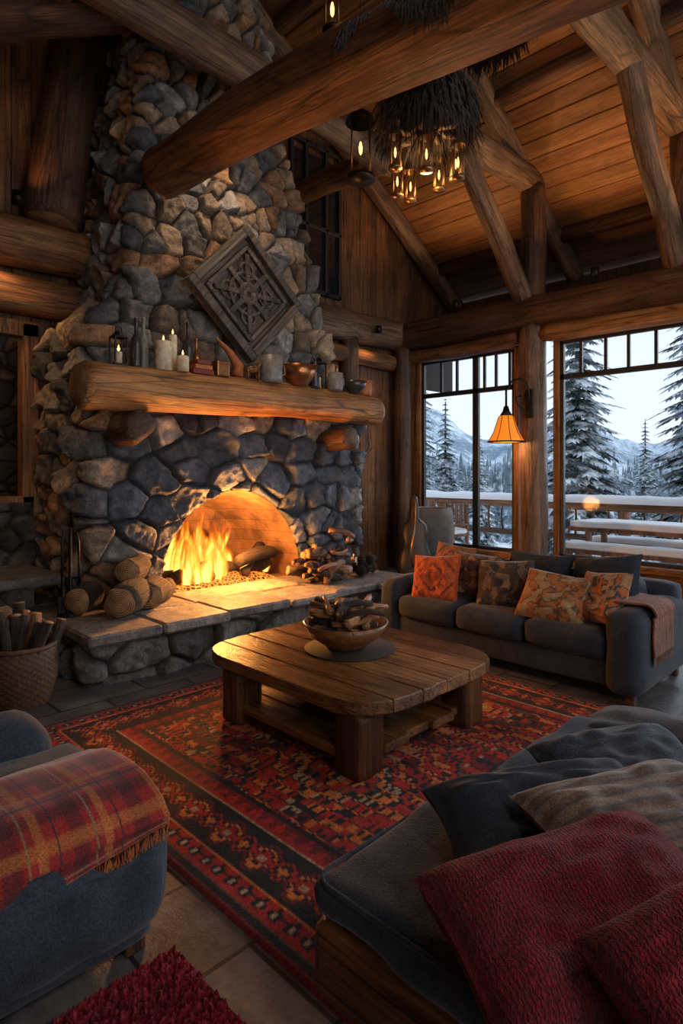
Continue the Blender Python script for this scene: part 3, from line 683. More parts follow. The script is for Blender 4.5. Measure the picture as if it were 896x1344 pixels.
bottle('oil_bottle',4.58,5.0,.34,.055,'ceramic_dark'); mug('ceramic_pot',4.88,4.98,.2,.09,'ceramic_grey'); bottle('oil_bottle',5.02,5.1,.32,.055,'copper'); bowl('ceramic_bowl',5.22,5.0,mz(5.2),.15,.14,'ceramic_dark')
mug('ceramic_pot',5.48,5.08,.18,.085,'terracotta')
tube('drinking_horn',[(3.56,5.03,2.56),(3.60,5.06,2.66),(3.52,5.10,2.8),(3.38,5.12,2.92)],[.06,.055,.035,.012],M['terracotta'],None,14)
e=empty('carved_figurine',(3.72,5.0,2.55)); zz=mz(3.7)
tube('body',[(3.62,4.96,zz+.1),(3.70,4.96,zz+.11),(3.76,4.96,zz+.12)],[.03,.04,.035],M['bowl_wood'],e,10)
tube('neck',[(3.75,4.96,zz+.12),(3.79,4.96,zz+.18),(3.81,4.96,zz+.2),(3.83,4.96,zz+.185)],[.03,.02,.02,.012],M['bowl_wood'],e,8)
for k,(dx,dy) in enumerate(((-.07,-.02),(-.07,.02),(.06,-.02),(.06,.02))): tube('leg_%d'%k,[(3.70+dx,4.96+dy,zz+.1),(3.70+dx,4.96+dy,zz)],[.014,.01],M['bowl_wood'],e,6)
# ------------------------------------------------------------------ hearth items
e=empty('firewood_logs',(2.4,5.0,.45)); hzt=.41
for k,(x,y,z,r,l) in enumerate(((2.2,4.72,hzt+.14,.14,.75),(2.52,4.86,hzt+.12,.12,.6),(2.38,4.98,hzt+.34,.115,.6),(2.02,5.1,hzt+.12,.12,.5),(2.75,5.1,hzt+.09,.09,.45))):
    log('log_%d'%k,(x,y,z),(x+l*.45,y+l*.45,z),r,r*.93,[M['bark'],M['endgrain']],e,seed=130+k,rough=.12,segs=20,step=.06)
rs=random.Random(9)
e=empty('kindling_bundle',(4.6,4.85,.6))
for k in range(60):
    a=rs.uniform(-.6,.6)+(.2); cx_,cy_,cz_=rs.gauss(4.58,.15),rs.gauss(4.8,.09),hzt+.05+abs(rs.gauss(.14,.11)); l=rs.uniform(.2,.34)
    d=Vector((math.cos(a),math.sin(a)*.8,rs.uniform(-.35,.35)))*l/2; zz=max(hzt+.03+abs(d.z),cz_)
    log('stick_%d'%k,(cx_-d.x,cy_-d.y,zz-d.z),(cx_+d.x,cy_+d.y,zz+d.z),rs.uniform(.018,.05),None,[M['log_warm' if k%3==0 else 'bark'],M['endgrain']],e,seed=k,segs=8,step=.08,rough=.3,knots=1)
e=empty('pine_cone_pile',(5.15,4.9,.45))
for k in range(9):
    x,y=5.0+rs.uniform(0,.42),4.75+rs.uniform(0,.35); z=hzt-.005+(.12 if k>6 else 0); r=rs.uniform(.05,.075)
    lathe('cone_%d'%k,[(0,0)]+[(r*math.sin(min(1,(q+.5)/12)*2.9)*(1.15 if q%2 else .75),.012*q) for q in range(13)]+[(0,.165)],(x,y,z),M['bark'],e,16,lambda a,z,k:1+.15*math.sin(a*8+k*2))
tlantern('candle_lantern',5.42,5.2,.40,.16,hzt)
e=empty('fireplace_tools',(2.12,5.22,hzt))
lathe('stand',[(0,0),(.1,0),(.1,.015),(.02,.03),(.012,.05),(.012,.72),(0,.73)],(2.0,5.2,hzt),M['iron'],e,20)
for k,(dx,dy) in enumerate(((-.07,0),(.05,-.05),(.02,.07))):
    tube('tool_%d'%k,[(2.0+dx,5.2+dy,hzt+.06),(2.0+dx,5.2+dy,hzt+.6),(2.0+dx*.8,5.2+dy*.8,hzt+.68),(2.0+dx*.3,5.2+dy*.3,hzt+.7)],.009,M['iron'],e,8)
    box('blade_%d'%k,(2.0+dx-.035,2.0+dx+.035),(5.2+dy-.008,5.2+dy+.008),(hzt+.02,hzt+.16),M['iron'],e,.005)
bx,by=1.42,4.58; e=empty('wicker_basket',(bx,by,0))
H=.40;prof=[]
rows=38
for k in range(rows+1): q=k/rows; prof.append((.185+.05*math.sin(q*2.4),q*H))
lathe('weave',[(0,0.005)]+prof,(bx,by,0),M['wicker'],e,96,lambda a,z,k:1+.04*math.sin(a*24+math.pi*(k//2)))
tube('rim',[(bx+.222*math.cos(a/30*6.283),by+.222*math.sin(a/30*6.283),H+.006*math.sin(a*3)) for a in range(30)],.018,M['wicker'],e,8,True)
tube('handle',[(bx+.22*math.cos(t_),by+.05,H+.2*math.sin(t_)) for t_ in np.linspace(0,math.pi,16)],.014,M['wicker'],e,8)
for k in range(12):
    a=k*2.4; r=.04+.1*(k%3)/2; tx,ty=rs.uniform(-.1,.1),rs.uniform(-.1,.1)
    log('firewood_%d'%k,(bx+r*math.cos(a),by+r*math.sin(a),.08),(bx+1.2*r*math.cos(a)+tx,by+1.2*r*math.sin(a)+ty,rs.uniform(.46,.68)),rs.uniform(.03,.05),None,[M['log_warm' if k%3==0 else 'bark'],M['endgrain']],e,seed=160+k,segs=9,step=.08,rough=.25)
e=empty('firewood_stack',(1.2,5.25,.3))
for k in range(19):
    row=k//5; col=k%5; x=.5+col*.24+(row%2)*.1; z=.11+row*.19
    if x>1.65: continue
    log('log_%d'%k,(x,5.05+rs.uniform(-.04,.04),z),(x,5.55,z),.105,.1,[M['bark'],M['endgrain']],e,seed=180+k,segs=14,step=.1,rough=.15)
# ------------------------------------------------------------------ coffee table
ct=empty('coffee_table',(2.86,2.82,0)); TX,TY,A_,B_=2.87,2.82,.67,.80; nexp=5
def yend(x): return B_*max(.0,(1-min(1,abs(x/A_))**nexp))**(1/nexp)
V=[];F=[];C=[]
nb=6; top,bot=.425,.345
for p in range(nb):
    xa=-A_+2*A_*p/nb+.003; xb=-A_+2*A_*(p+1)/nb-.003
    xa=max(xa,-A_*.985); xb=min(xb,A_*.985)
    mm=9; k=random.uniform(.7,1.2)
    pz=random.uniform(-.003,.002)
    def ringz(z,ins):
        r0=len(V)
        xs=[xa+ins+(xb-xa-2*ins)*i/mm for i in range(mm+1)]
        up=[(x,yend(x)-ins+.018*mnoise.noise(Vector((x*9,1,p)))) for x in xs]; dn=[(x,-yend(x)+ins+.018*mnoise.noise(Vector((x*9,4,p)))) for x in xs[::-1]]
        for (x,y) in up+dn:
            V.append((TX+x,TY+y,z)); C.append((k,k,k))
        return list(range(r0,len(V)))
    R=[ringz(bot,.012),ringz(bot+.012,0),ringz(top-.008+pz,0),ringz(top+pz,.005)]
    for a,b in zip(R,R[1:]):
        for i in range(len(a)):
            j=(i+1)%len(a); F.append((a[j],a[i],b[i],b[j]))
    F.append(tuple(R[0])); F.append(tuple(R[-1][::-1]))
mesh('top',V,F,M['table_wood'],ct,False,C)
for k,(x,y) in enumerate(((2.345,2.215),(2.32,3.22),(3.28,2.20),(3.3,3.30))):
    s_=.098
    softbox('leg_%d'%k,(x-s_,x+s_),(y-s_,y+s_),(.016,.35),M['leg_wood'],ct,.028,(0,0,0),10,.006,200+k)
B=[];C=[]
for p in range(5):
    x0=2.25+p*.215; B.append(((x0,x0+.208),(2.16-.03*(p%2),3.30+.04*(p%2)),(.095,.145))); k=random.uniform(.7,1.1); C.append((k,k,k))
multibox('shelf',B,M['table_wood'],ct,C,.01)
e=empty('magazine_stack',(2.9,2.5,.15))
for k in range(4): box('magazine_%d'%k,(2.80+.01*k,3.10+.012*k),(2.40,2.64),(.147+k*.025,.147+k*.025+.022),M[['paper','leather','book_red','ceramic_dark'][k]],e,.003)
bowl('shelf_bowl',2.75,3.0,.147,.14,.12,'ceramic_dark')
lathe('round_tray',[(0,0),(.30,0),(.305,.005),(.30,.008),(0,.008)],(2.92,2.84,.427),M['tray_slate'],None,48)
bX,bY=2.90,2.86
bw=empty('wooden_bowl',(bX,bY,.44)); bowl('bowl',bX,bY,.436,.285,.17,'bowl_wood',bw)
for k in range(40):
    a=rs.uniform(-.9,1.6)-.4; cx_,cy_=bX+rs.gauss(0,.08),bY+rs.gauss(0,.08); zz=.57+rs.uniform(0,.13); l=rs.uniform(.12,.22)
    d=Vector((math.cos(a),math.sin(a),rs.uniform(-.25,.25)))*l
    log('kindling_%d'%k,(cx_-d.x*.8,cy_-d.y*.8,zz-d.z*.5),(cx_+d.x*.8,cy_+d.y*.8,zz+.03+d.z*.5),rs.uniform(.014,.036),None,[M[('bark','log_warm','log_gold')[k%3]],M['endgrain']],bw,seed=220+k,segs=6,step=.1,rough=.3,knots=1)
# ------------------------------------------------------------------ rug
PAL={'k':(.022,.016,.017),'r':(.46,.026,.018),'d':(.19,.016,.015),'o':(.68,.18,.035),'c':(.50,.33,.19),'b':(.15,.065,.035),'g':(.06,.065,.07)}
RX0,RX1,RY0,RY1=1.26,4.24,.3,4.02
q=.010
nx=int((RX1-RX0)/q);ny=int((RY1-RY0)/q)
gx,gy=np.meshgrid(np.linspace(RX0,RX1,nx),np.linspace(RY0,RY1,ny))
u=np.floor((gx-RX0)/.014)*.014; v=np.floor((gy-RY0)/.02)*.02
W,Ln=RX1-RX0,RY1-RY0
ed=np.minimum(np.minimum(u,W-u),np.minimum(v,Ln-v))
s_=np.where((np.minimum(u,W-u)<np.minimum(v,Ln-v)),v,u)
Cc=np.zeros((ny,nx,3)); Cc[:]=PAL['k']
def cset(mask,n): Cc[mask]=np.array(PAL[n])
def tri(x,p): return np.abs((x/p)%1-.5)*2
PX,PY=.66,.92
iu=np.floor(u/PX); iv=np.floor((v+.4*PY*(iu%2))/PY); vs=v+.4*PY*(iu%2)
m=tri(u,PX)+tri(vs,PY)+.10*tri(u,.07)+.10*np.floor(tri(vs,.16)*2)-.08
hsh=((iu*7+iv*13+iu*iv*3)%5)
lv=[(.10,'cokrc'),(.16,'kkkkk'),(.32,'orrko'),(.37,'kkckk'),(.54,'rordr'),(.59,'ckokb'),(.68,'kkkrk'),(.78,'rroro'),(.83,'kkkkk'),(.89,'bcobc'),(.98,'kkkkk'),(1.12,'drdrr'),(1.17,'kkkkk'),(1.25,'ooroo'),(1.34,'kkkkk'),(1.48,'rrorr'),(1.54,'kkckk'),(1.66,'oroor'),(1.74,'kkkkk'),(1.86,'rcrdo'),(9,'kkckk')]
prev=-9
for (th,cs) in lv:
    for h_ in range(5): cset((m>=prev)&(m<th)&(hsh==h_),cs[h_])
    prev=th
mm_=tri(u,.14)+tri(v,.14); cset((mm_<.24)&(m>.98)&(m<1.34),'o'); cset((mm_>1.78)&(m>.4)&(m<.9),'c'); cset((mm_>1.8)&(m>1.3),'r')
cset(ed<.52,'k')
b1=(ed>=.42)&(ed<.50); cset(b1,'d'); cset(b1&(tri(s_,.09)>(ed-.42)/.08),'r'); cset((ed>=.40)&(ed<.414),'c'); cset((ed>=.386)&(ed<.40),'k')
b2=(ed>=.17)&(ed<.386); mb=tri(s_,.26)+np.abs((ed-.278)/.108); cset(b2&(mb<1.0),'d'); cset(b2&(mb<.86),'k'); cset(b2&(mb<.74),'o'); cset(b2&(mb<.56),'k'); cset(b2&(mb<.42),'r'); cset(b2&(mb<.2),'c')
mb2=(1-tri(s_,.26))+np.abs((ed-.278)/.108); cset(b2&(mb2<.62),'r'); cset(b2&(mb2<.44),'k'); cset(b2&(mb2<.26),'o')
cset((ed>=.150)&(ed<.165),'o'); b3=(ed>=.07)&(ed<.145); cset(b3,'r'); cset(b3&(tri(s_,.09)+np.abs((ed-.108)/.04)<1),'k'); cset(b3&(tri(s_,.09)+np.abs((ed-.108)/.04)<.4),'c'); cset((ed>=.052)&(ed<.066),'b'); cset(ed<.05,'k'); cset((ed<.02),'d')
nf=np.array([mnoise.noise(Vector((x*1.6,y*1.6,0)))+.6*mnoise.noise(Vector((x*14,y*5,3))) for x,y in zip(gx.ravel(),gy.ravel())]).reshape(ny,nx)
rn=np.random.RandomState(2).uniform(.7,1.3,(ny,nx))
Cc*=((1+.5*nf)*rn)[...,None]; Cc=np.clip(Cc,0,1)*.92
Vz=.014+.0025*nf
V=np.stack([gx,gy,Vz],-1).reshape(-1,3)
border=(gx<=RX0+1e-6)|(gx>=RX1-1e-6)|(gy<=RY0+1e-6)|(gy>=RY1-1e-6); V[border.ravel(),2]=.001
mesh('area_rug',V,gridfaces(nx,ny),M['rug_wool'],None,True,Cc.reshape(-1,3))
V=[];nn=110
for j in range(nn):
    for i in range(nn):
        x=.25+.80*i/(nn-1); y=1.0+.84*j/(nn-1); V.append((x,y,.004+.028*random.random()*(0 if i in(0,nn-1) or j in (0,nn-1) else 1)))
mesh('shag_mat',V,gridfaces(nn,nn),M['red_shag'],None,False)
# ------------------------------------------------------------------ sofas
sf=empty('sofa',(4.85,2.6,0)); g=M['denim']
softbox('base',(4.34,5.34),(1.5,3.8),(.09,.30),g,sf,.03,(0,0,0),8)
for k,(a,b) in enumerate(((1.70,2.33),(2.33,2.96),(2.96,3.58))):
    softbox('seat_cushion_%d'%k,(4.28,5.02),(a+.004,b-.004),(.285,.475),g,sf,.06,(.02,0,.03),14,.006,k)
    softbox('back_cushion_%d'%k,(4.93,5.18),(a+.004,b-.004),(.44,.80),g,sf,.09,(.05,0,.02),14,.01,k+5)
softbox('back',(5.14,5.36),(1.5,3.8),(.12,.74),g,sf,.07,(0,0,0),10)
softbox('arm_near',(4.26,5.34),(1.46,1.71),(.07,.635),g,sf,.09,(0,.01,.02),14,.007,4)
softbox('arm_far',(4.30,5.34),(3.58,3.82),(.07,.60),g,sf,.09,(0,.01,.02),14,.007,6)
for k,(x,y) in enumerate(((4.36,1.55),(4.36,3.72),(5.26,1.55),(5.26,3.72))): box('foot_%d'%k,(x-.03,x+.03),(y-.03,y+.03),(.0,.1),M['log_dark'],sf,.006)
def kil(a,b,c,seed=0):
    def f(u,v):
        uu=round(u*14)/14; vv=round(v*14)/14
        m=abs(uu)+abs(vv)*.9
        if max(abs(u),abs(v))>.93: return c
        if m<.25: return c
        if m<.42: return a
        if m<.55: return b
        if m<.72: return c if int((uu+vv)*14)%3 else a
        if m<1.02: return a
        if m<1.12: return b
        return a if (int(abs(uu)*14)+int(abs(vv)*14))%4 else c
    return f
def ikat(a,b,c,seed):
    def f(u,v):
        x=mnoise.noise(Vector((u*3.4+seed,v*3.4,seed)))+.4*mnoise.noise(Vector((u*9+seed,v*5,2)))+.2*math.sin(u*9+v*3)
        return a if x<-.05 else (b if x<.16 else c)
    return f
OR=(.58,.11,.02);DK=(.09,.03,.02);TN=(.40,.25,.12);BR=(.13,.06,.03);TE=(.035,.055,.075)
pil=[('throw_pillow',(4.48,3.28,.645),.46,.44,.16,(-.9,-.15,.35),kil(OR,(.24,.03,.015),(.42,.06,.015))),
('throw_pillow',(4.72,3.05,.67),.44,.42,.16,(-.9,-.2,.35),ikat(BR,DK,(.30,.15,.07),3)),
('throw_pillow',(4.60,2.66,.65),.50,.44,.19,(-.9,-.1,.4),ikat((.045,.032,.028),(.02,.017,.017),(.17,.11,.08),9)),
('throw_pillow',(4.50,2.17,.63),.54,.42,.18,(-.85,-.1,.55),ikat(TN,BR,(.42,.14,.04),5)),
('throw_pillow',(4.56,1.83,.67),.40,.42,.16,(-.8,.25,.5),ikat((.36,.20,.10),TE,(.42,.12,.03),12)),
('throw_pillow',(4.86,3.36,.74),.42,.36,.14,(-.9,-.1,.35),kil((.24,.12,.05),DK,(.35,.07,.03))),
]
for k,(nm,c,w,h,t_,nr,cf) in enumerate(pil): pillow(nm,c,w,h,t_,nr,(0,.08*(-1)**k,1),M['patterned'],cf,None,48,k*3)
pillow('denim_pillow',(4.84,1.92,.74),.56,.44,.18,(-.85,.1,.4),(0,.15,1),M['denim_pillow'],None,None,30,40)
pillow('denim_pillow',(4.88,2.5,.72),.6,.40,.17,(-.85,0,.35),(0,0,1),M['denim_pillow'],None,None,30,44)
def drape(name,path,x0,x1,mat,colf=None,nx=40,axis='X',th=.012,parent=None,fringe=0,fr_mat=None,seed=0,skew=0,diag=0,zt=.5):
    pts=[];
    for (a,b) in zip(path,path[1:]):
        l=math.dist(a,b); k=max(2,int(l/.012))
        for i in range(k): pts.append((a[0]+(b[0]-a[0])*i/k,a[1]+(b[1]-a[1])*i/k))
    pts.append(path[-1]); P=np.array(pts)
    for _ in range(10): P[1:-1]=(P[:-2]+2*P[1:-1]+P[2:])/4
    V=[];C=[];n=len(P)
    for j,(s,z) in enumerate(P):
        for i in range(nx):
            u=i/(nx-1); x=x0+(x1-x0)*u+skew*(j/n)+.012*mnoise.noise(Vector((seed,j*.05,u*2)))
            d=.010*mnoise.noise(Vector((u*6+seed,j*.06,0)))+.01
            a=P[min(j+1,n-1)]-P[max(j-1,0)]; nn_=np.array((-a[1],a[0])); nn_=nn_/(np.linalg.norm(nn_)+1e-9)
            if nn_[1]<-.2: nn_=-nn_
            zq=z
            if diag and z<zt and j>n/2: zq=zt-(zt-z)*(1-diag*u)
            ss=s+nn_[0]*d; zz=zq+nn_[1]*d
            V.append((x,ss,zz) if axis=='X' else (ss,x,zz)); C.append(colf(u,j/n) if colf else (1,1,1))
    o=mesh(name,V,gridfaces(nx,n),mat,parent,True,C); m=o.modifiers.new('s','SOLIDIFY'); m.thickness=th; m.offset=0
    if fringe:
        FV=[];FF=[];FC=[]
        jj=n-1
        for i in range(nx*3):
            u=i/(nx*3-1); iu_=int(u*(nx-1)); base=V[jj*nx+iu_]; x=x0+(x1-x0)*u+skew
            bx_=Vector((x,base[1],base[2])) if axis=='X' else Vector((base[0],x,base[2]))
            w=.003; l=fringe*random.uniform(.7,1.1); k=len(FV); dx=random.uniform(-.008,.008)
            t1=Vector((w,0,0)) if axis=='X' else Vector((0,w,0)); t2=Vector((dx,0,-l)) if axis=='X' else Vector((0,dx,-l))
            FV+=[tuple(bx_-t1),tuple(bx_+t1),tuple(bx_+t1*.4+t2),tuple(bx_-t1*.4+t2)]; FF.append((k,k+1,k+2,k+3)); FC+=[C[jj*nx+iu_]]*4
        mesh(name+'_fringe',FV,FF,mat,o if parent is None else parent,False,FC)
    return o
drape('knit_throw',[(1.78,.62),(1.70,.67),(1.46,.67),(1.43,.62),(1.425,.33)],4.45,4.85,M['throw_rust'],None,40,'X',.014,None,.07)
s2=empty('sofa',(2.1,.7,0))
box('plinth',(1.26,3.0),(.2,1.14),(.015,.19),M['leather'],s2,.01)
box('wood_rail_end_board',(1.13,1.24),(.08,1.26),(.15,.37),M['rail_wood'],s2,.045,None,4)
box('wood_rail_front',(1.16,3.02),(1.15,1.24),(.17,.36),M['rail_wood'],s2,.03)
softbox('seat_cushion_0',(1.14,1.98),(.30,1.27),(.355,.485),g,s2,.055,(0,0,.03),22,.014,21)
piping('seat_welt_0',(1.15,1.97),(.31,1.26),.468,g,s2,.007,.06)
softbox('seat_cushion_1',(1.985,2.78),(.30,1.25),(.36,.485),g,s2,.055,(0,0,.03),18,.010,22)
softbox('back',(1.15,3.02),(.02,.26),(.3,.82),g,s2,.08,(0,0,0),10)
softbox('arm_far',(2.56,3.04),(.05,1.22),(.12,.50),g,s2,.12,(0,0,.05),20,.018,23)
softbox('back_cushion',(2.2,2.75),(.24,.46),(.46,.74),g,s2,.09,(0,.04,.02),16,.012,24)
pillow('crimson_pillow',(1.335,.565,.605),.66,.42,.25,(-.15,-.22,.96),(.45,.89,.1),M['crimson'],None,None,56,61)
pillow('crimson_pillow',(1.25,.25,.70),.46,.36,.22,(-.3,-.2,.9),(.45,.89,.1),M['crimson'],None,None,50,63)
pillow('denim_pillow',(1.73,.85,.575),.72,.30,.20,(-.15,-.28,.94),(.50,.86,.1),M['denim_pillow'],None,None,46,65)
def stripe(u,v):
    k=math.sin(v*22); return (.19,.14,.10) if k>.35 else ((.06,.065,.08) if k>-.5 else (.12,.08,.06))
pillow('striped_pillow',(1.74,.59,.66),.62,.34,.14,(-.1,-.18,.97),(.45,.89,.1),M['patterned'],stripe,None,44,67)
pillow('denim_pillow',(2.22,.80,.56),.6,.36,.16,(-.12,-.2,.96),(.45,.89,.1),M['denim'],None,None,40,69)
s3=empty('sofa',(.55,2.3,0))
softbox('base',(.06,1.0),(1.88,2.95),(.05,.30),g,s3,.04,(0,0,0),8)
softbox('arm_near',(.06,1.06),(1.85,2.27),(.06,.53),g,s3,.12,(.02,.02,.02),22,.016,31)
tube('seam_front',[(.16+.84*k/30,1.845+.006*math.sin(k),.36+.006*math.sin(k*.7)) for k in range(31)],.006,g,s3,6)
softbox('seat_cushion',(.2,1.04),(2.24,2.68),(.27,.46),g,s3,.06,(.02,0,.03),14,.010,32)
softbox('arm_far',(.06,.98),(2.66,2.98),(.06,.56),g,s3,.13,(.02,.02,.02),16,.012,33)
softbox('back',(-.12,.16),(1.85,2.98),(.06,.82),g,s3,.09,(0,0,.02),12,.008,34)
for k,(x,y) in enumerate(((.95,1.95),(.95,2.88),(.12,1.95),(.12,2.88))): box('foot_%d'%k,(x-.035,x+.035),(y-.035,y+.035),(.0,.08),M['log_dark'],s3,.006)
def plaid(u,v):
    a=(u*4.6)%1; b=(v*3.6)%1
    c=np.array((.28,.014,.012))
    if .0<a<.26: c=c*.5+np.array((.012,.010,.012))*.5
    if .0<b<.26: c=c*.5+np.array((.012,.010,.012))*.5
    if .5<a<.64: c=c*.45+np.array((.44,.15,.03))*.55
    if .5<b<.64: c=c*.45+np.array((.44,.15,.03))*.55
    if .36<a<.38 or .36<b<.38 : c=np.array((.36,.26,.14))*.6
    if .78<a<.81 or .78<b<.81: c=np.array((.02,.02,.025))
    return tuple(c)
drape('plaid_throw',[(2.38,.50),(2.24,.55),(2.1,.555),(1.95,.55),(1.86,.50),(1.838,.43),(1.835,.30)],.12,.99,M['patterned'],plaid,170,'X',.016,None,.05,None,3,.04,.8,.47)
# ------------------------------------------------------------------ wall lamp
wl=empty('wall_lamp',(7.75,4.2,2.5))
lx,ly=7.62,4.38
tube('bracket',[(7.80,4.12,2.42),(7.78,4.12,2.70),(7.75,4.14,2.84),(7.70,4.22,2.90),(7.65,4.32,2.86),(lx,ly,2.74),(lx,ly,2.52)],.016,M['iron'],wl,8)
tube('scroll',[(7.80,4.12,2.48),(7.74,4.16,2.46),(7.68,4.24,2.54),(7.69,4.27,2.64),(7.74,4.22,2.66)],.012,M['iron'],wl,8)
box('wall_mount',(7.78,7.82),(4.07,4.18),(2.35,2.75),M['iron'],wl,.01)
lathe('cap',[(.0,.15),(.03,.14),(.05,.07),(.095,.0),(.0,.0)],(lx,ly,2.38),M['iron'],wl,20)
lathe('shade',[(.07,.38),(.10,.36),(.13,.26),(.17,.14),(.22,.05),(.25,0),(.242,.0),(.21,.06),(.16,.14),(.12,.26),(.05,.38)],(lx,ly,2.02),M['amber_shade'],wl,28)
tube('shade_rim',[(lx+.248*math.cos(a/24*6.283),ly+.248*math.sin(a/24*6.283),2.025) for a in range(24)],.012,M['iron'],wl,6,True)
for k in range(8):
    a=k/8*6.283; tube('shade_rib_%d'%k,[(lx+r*math.cos(a),ly+r*math.sin(a),2.02+z) for r,z in ((.102,.36),(.134,.26),(.174,.14),(.224,.05),(.252,.0))],.005,M['iron'],wl,5)
lathe('bulb',[(0,0),(.03,.02),(.035,.05),(.015,.09),(0,.1)],(lx,ly,2.1),M['bulb'],wl,14)
def light(name,typ,loc,power,col,rad=.05,rot=None,spot=None):
    d=bpy.data.lights.new(name,typ); d.energy=power; d.color=col
    if typ in('POINT','SPOT'): d.shadow_soft_size=rad
    o=bpy.data.objects.new(name,d); o.location=loc; COL.objects.link(o)
    if rot is not None: o.rotation_euler=Vector(rot).to_track_quat('-Z','Y').to_euler()
    if spot: d.spot_size=spot; d.spot_blend=.7
    return o
WARM=(1,.55,.22)
light('wall_lamp_light','POINT',(lx,ly,1.99),12,WARM,.04)
light('fire_light','POINT',(3.7,5.28,.95),210,(1,.38,.085),.16)
light('fire_light_inner','POINT',(3.7,5.72,.75),20,(1,.33,.055),.14)
# ------------------------------------------------------------------ chandelier
cd=empty('antler_chandelier',(3.55,2.75,4.0)); cX,cY,cZ=3.60,2.72,4.12
tube('chain',[(cX,cY,cZ+.1),(cX,cY,5.9)],.012,M['iron'],cd,6)
lathe('hub',[(0,-.1),(.06,-.08),(.09,0),(.05,.1),(.02,.2),(0,.2)],(cX,cY,cZ),M['iron'],cd,16)
rs=random.Random(12)
for k in range(7):
    a=k/7*6.283; R=.36
    def P(r,z,da=0): return (cX+r*math.cos(a+da),cY+r*math.sin(a+da),cZ+z)
    tube('antler_%d'%k,[P(.04,.05),P(.15,-.06),P(.25,-.08,.15),P(.31,.0,.35),P(.33,.08,.5),P(.31,.15,.6)],[.03,.028,.025,.02,.014,.004],M['antler'],cd,8)
    px,py,pz=P(.22+.06*(k%2),-.24,.2); pz-=.05*(k%3)
    lathe('lantern_glass_%d'%k,[(.035,-.12),(.045,-.08),(.045,.06),(.035,.1)],(px,py,pz),M['glass'],cd,16)
    for q in range(4): tube('lantern_bar_%d_%d'%(k,q),[(px+.046*math.cos(q*1.57),py+.046*math.sin(q*1.57),pz-.12),(px+.046*math.cos(q*1.57),py+.046*math.sin(q*1.57),pz+.1)],.006,M['brass'],cd,5)
    lathe('lantern_cap_%d'%k,[(.055,.1),(.05,.12),(.015,.15),(.008,.2),(0,.2)],(px,py,pz),M['brass'],cd,14)
    lathe('lantern_base_%d'%k,[(0,-.14),(.05,-.13),(.05,-.11),(0,-.11)],(px,py,pz),M['brass'],cd,14)
    lathe('lantern_bulb_%d'%k,[(0,-.05),(.007,-.035),(.009,-.01),(.004,.02),(0,.03)],(px,py,pz),M['bulb'],cd,10)
def strand(FV,FF,b,d,out,w=.005):
    tng=d.cross(out).normalized()*w; n=len(FV); mid=b+d*.5+out*.025
    FV+=[tuple(b-tng),tuple(b+tng),tuple(mid+tng),tuple(mid-tng),tuple(b+d)]
    FF+=[(n,n+1,n+2,n+3),(n+3,n+2,n+4)]
FV=[];FF=[]
for k in range(6000):
    a=rs.random()*6.283; r=rs.random()**.5*.32; z=rs.uniform(-.02,.55)*(1-r*1.5); b=Vector((cX+r*math.cos(a),cY+r*math.sin(a),cZ+z)); l=rs.uniform(.10,.26); out=rs.uniform(.02,.14)
    o_=Vector((math.cos(a),math.sin(a),0)); strand(FV,FF,b,o_*out+Vector((0,0,-l)),o_)
mesh('fur_drape',FV,FF,M['fur'],cd,False)
# fur hide thrown over the big cross beam
FV=[];FF=[]
for k in range(9000):
    y=rs.uniform(1.75,2.75); t_=(5.32-y)/5.12; bxx=2.88+.28*t_; bzz=4.46-.30*t_; Rb=.262
    th=rs.uniform(-1.75,1.9); edge=.8+.3*math.sin(y*9)
    if abs(th)>1.3+.4*math.sin(y*7): continue
    sg=1 if th>0 else -1
    b=Vector((bxx+Rb*math.sin(th),y,bzz+Rb*math.cos(th))); o_=Vector((math.sin(th),0,math.cos(th))); tg=Vector((math.cos(th)*sg,0,-math.sin(abs(th))))
    d=(tg*.75+o_*.2+Vector((rs.uniform(-.1,.1),rs.uniform(-.3,.3),-.25)))*rs.uniform(.07,.15)*(1.5 if abs(th)>1.1 else 1)
    strand(FV,FF,b,d,o_,.005)
mesh('fur_hide',FV,FF,M['fur'],None,False)
light('chandelier_light','POINT',(cX,cY,cZ-.42),12,WARM,.08)
def lantern(name,x,y,z,hang,s=1):
    e=empty(name,(x,y,z))
    lathe('glass',[(.05*s,-.14*s),(.06*s,-.08*s),(.06*s,.08*s),(.05*s,.12*s)],(x,y,z),M['glass'],e,16)
    for q in range(4): tube('bar_%d'%q,[(x+.062*s*math.cos(q*1.57),y+.062*s*math.sin(q*1.57),z-.14*s),(x+.062*s*math.cos(q*1.57),y+.062*s*math.sin(q*1.57),z+.12*s)],.005,M['brass'],e,5)
    lathe('cap',[(.075*s,.12*s),(.06*s,.15*s),(.02*s,.18*s),(0,.2*s)],(x,y,z),M['iron'],e,14); lathe('base',[(0,-.17*s),(.07*s,-.16*s),(.07*s,-.14*s),(0,-.13*s)],(x,y,z),M['iron'],e,14)
    lathe('bulb',[(0,-.06),(.012,-.04),(.015,0),(.007,.04),(0,.05)],(x,y,z),M['bulb'],e,10)
    tube('chain',[(x,y,z+.18*s),(x,y,hang)],.006,M['iron'],e,5)
lantern('hanging_lantern',2.93,3.02,4.80,7.9)
lantern('hanging_lantern',3.45,3.24,4.12,8.3,1.6)
for k,(x,y) in enumerate(((7.75,5.3),(7.75,3.2),(7.75,1.4))):
    e=empty('spot_fixture',(x,y,4.12)); lathe('can',[(0,0),(.05,0),(.05,.12),(.045,.12),(.04,.02)],(x,y,4.08),M['iron'],e,16)
    light('uplight','SPOT',(x,y,4.22),76,(1,.56,.24),.04,(-.35,0,1),2.4)
light('downlight_gable','SPOT',(7.0,6.2,3.72),20,WARM,.03,(0,.15,-1),2.0)
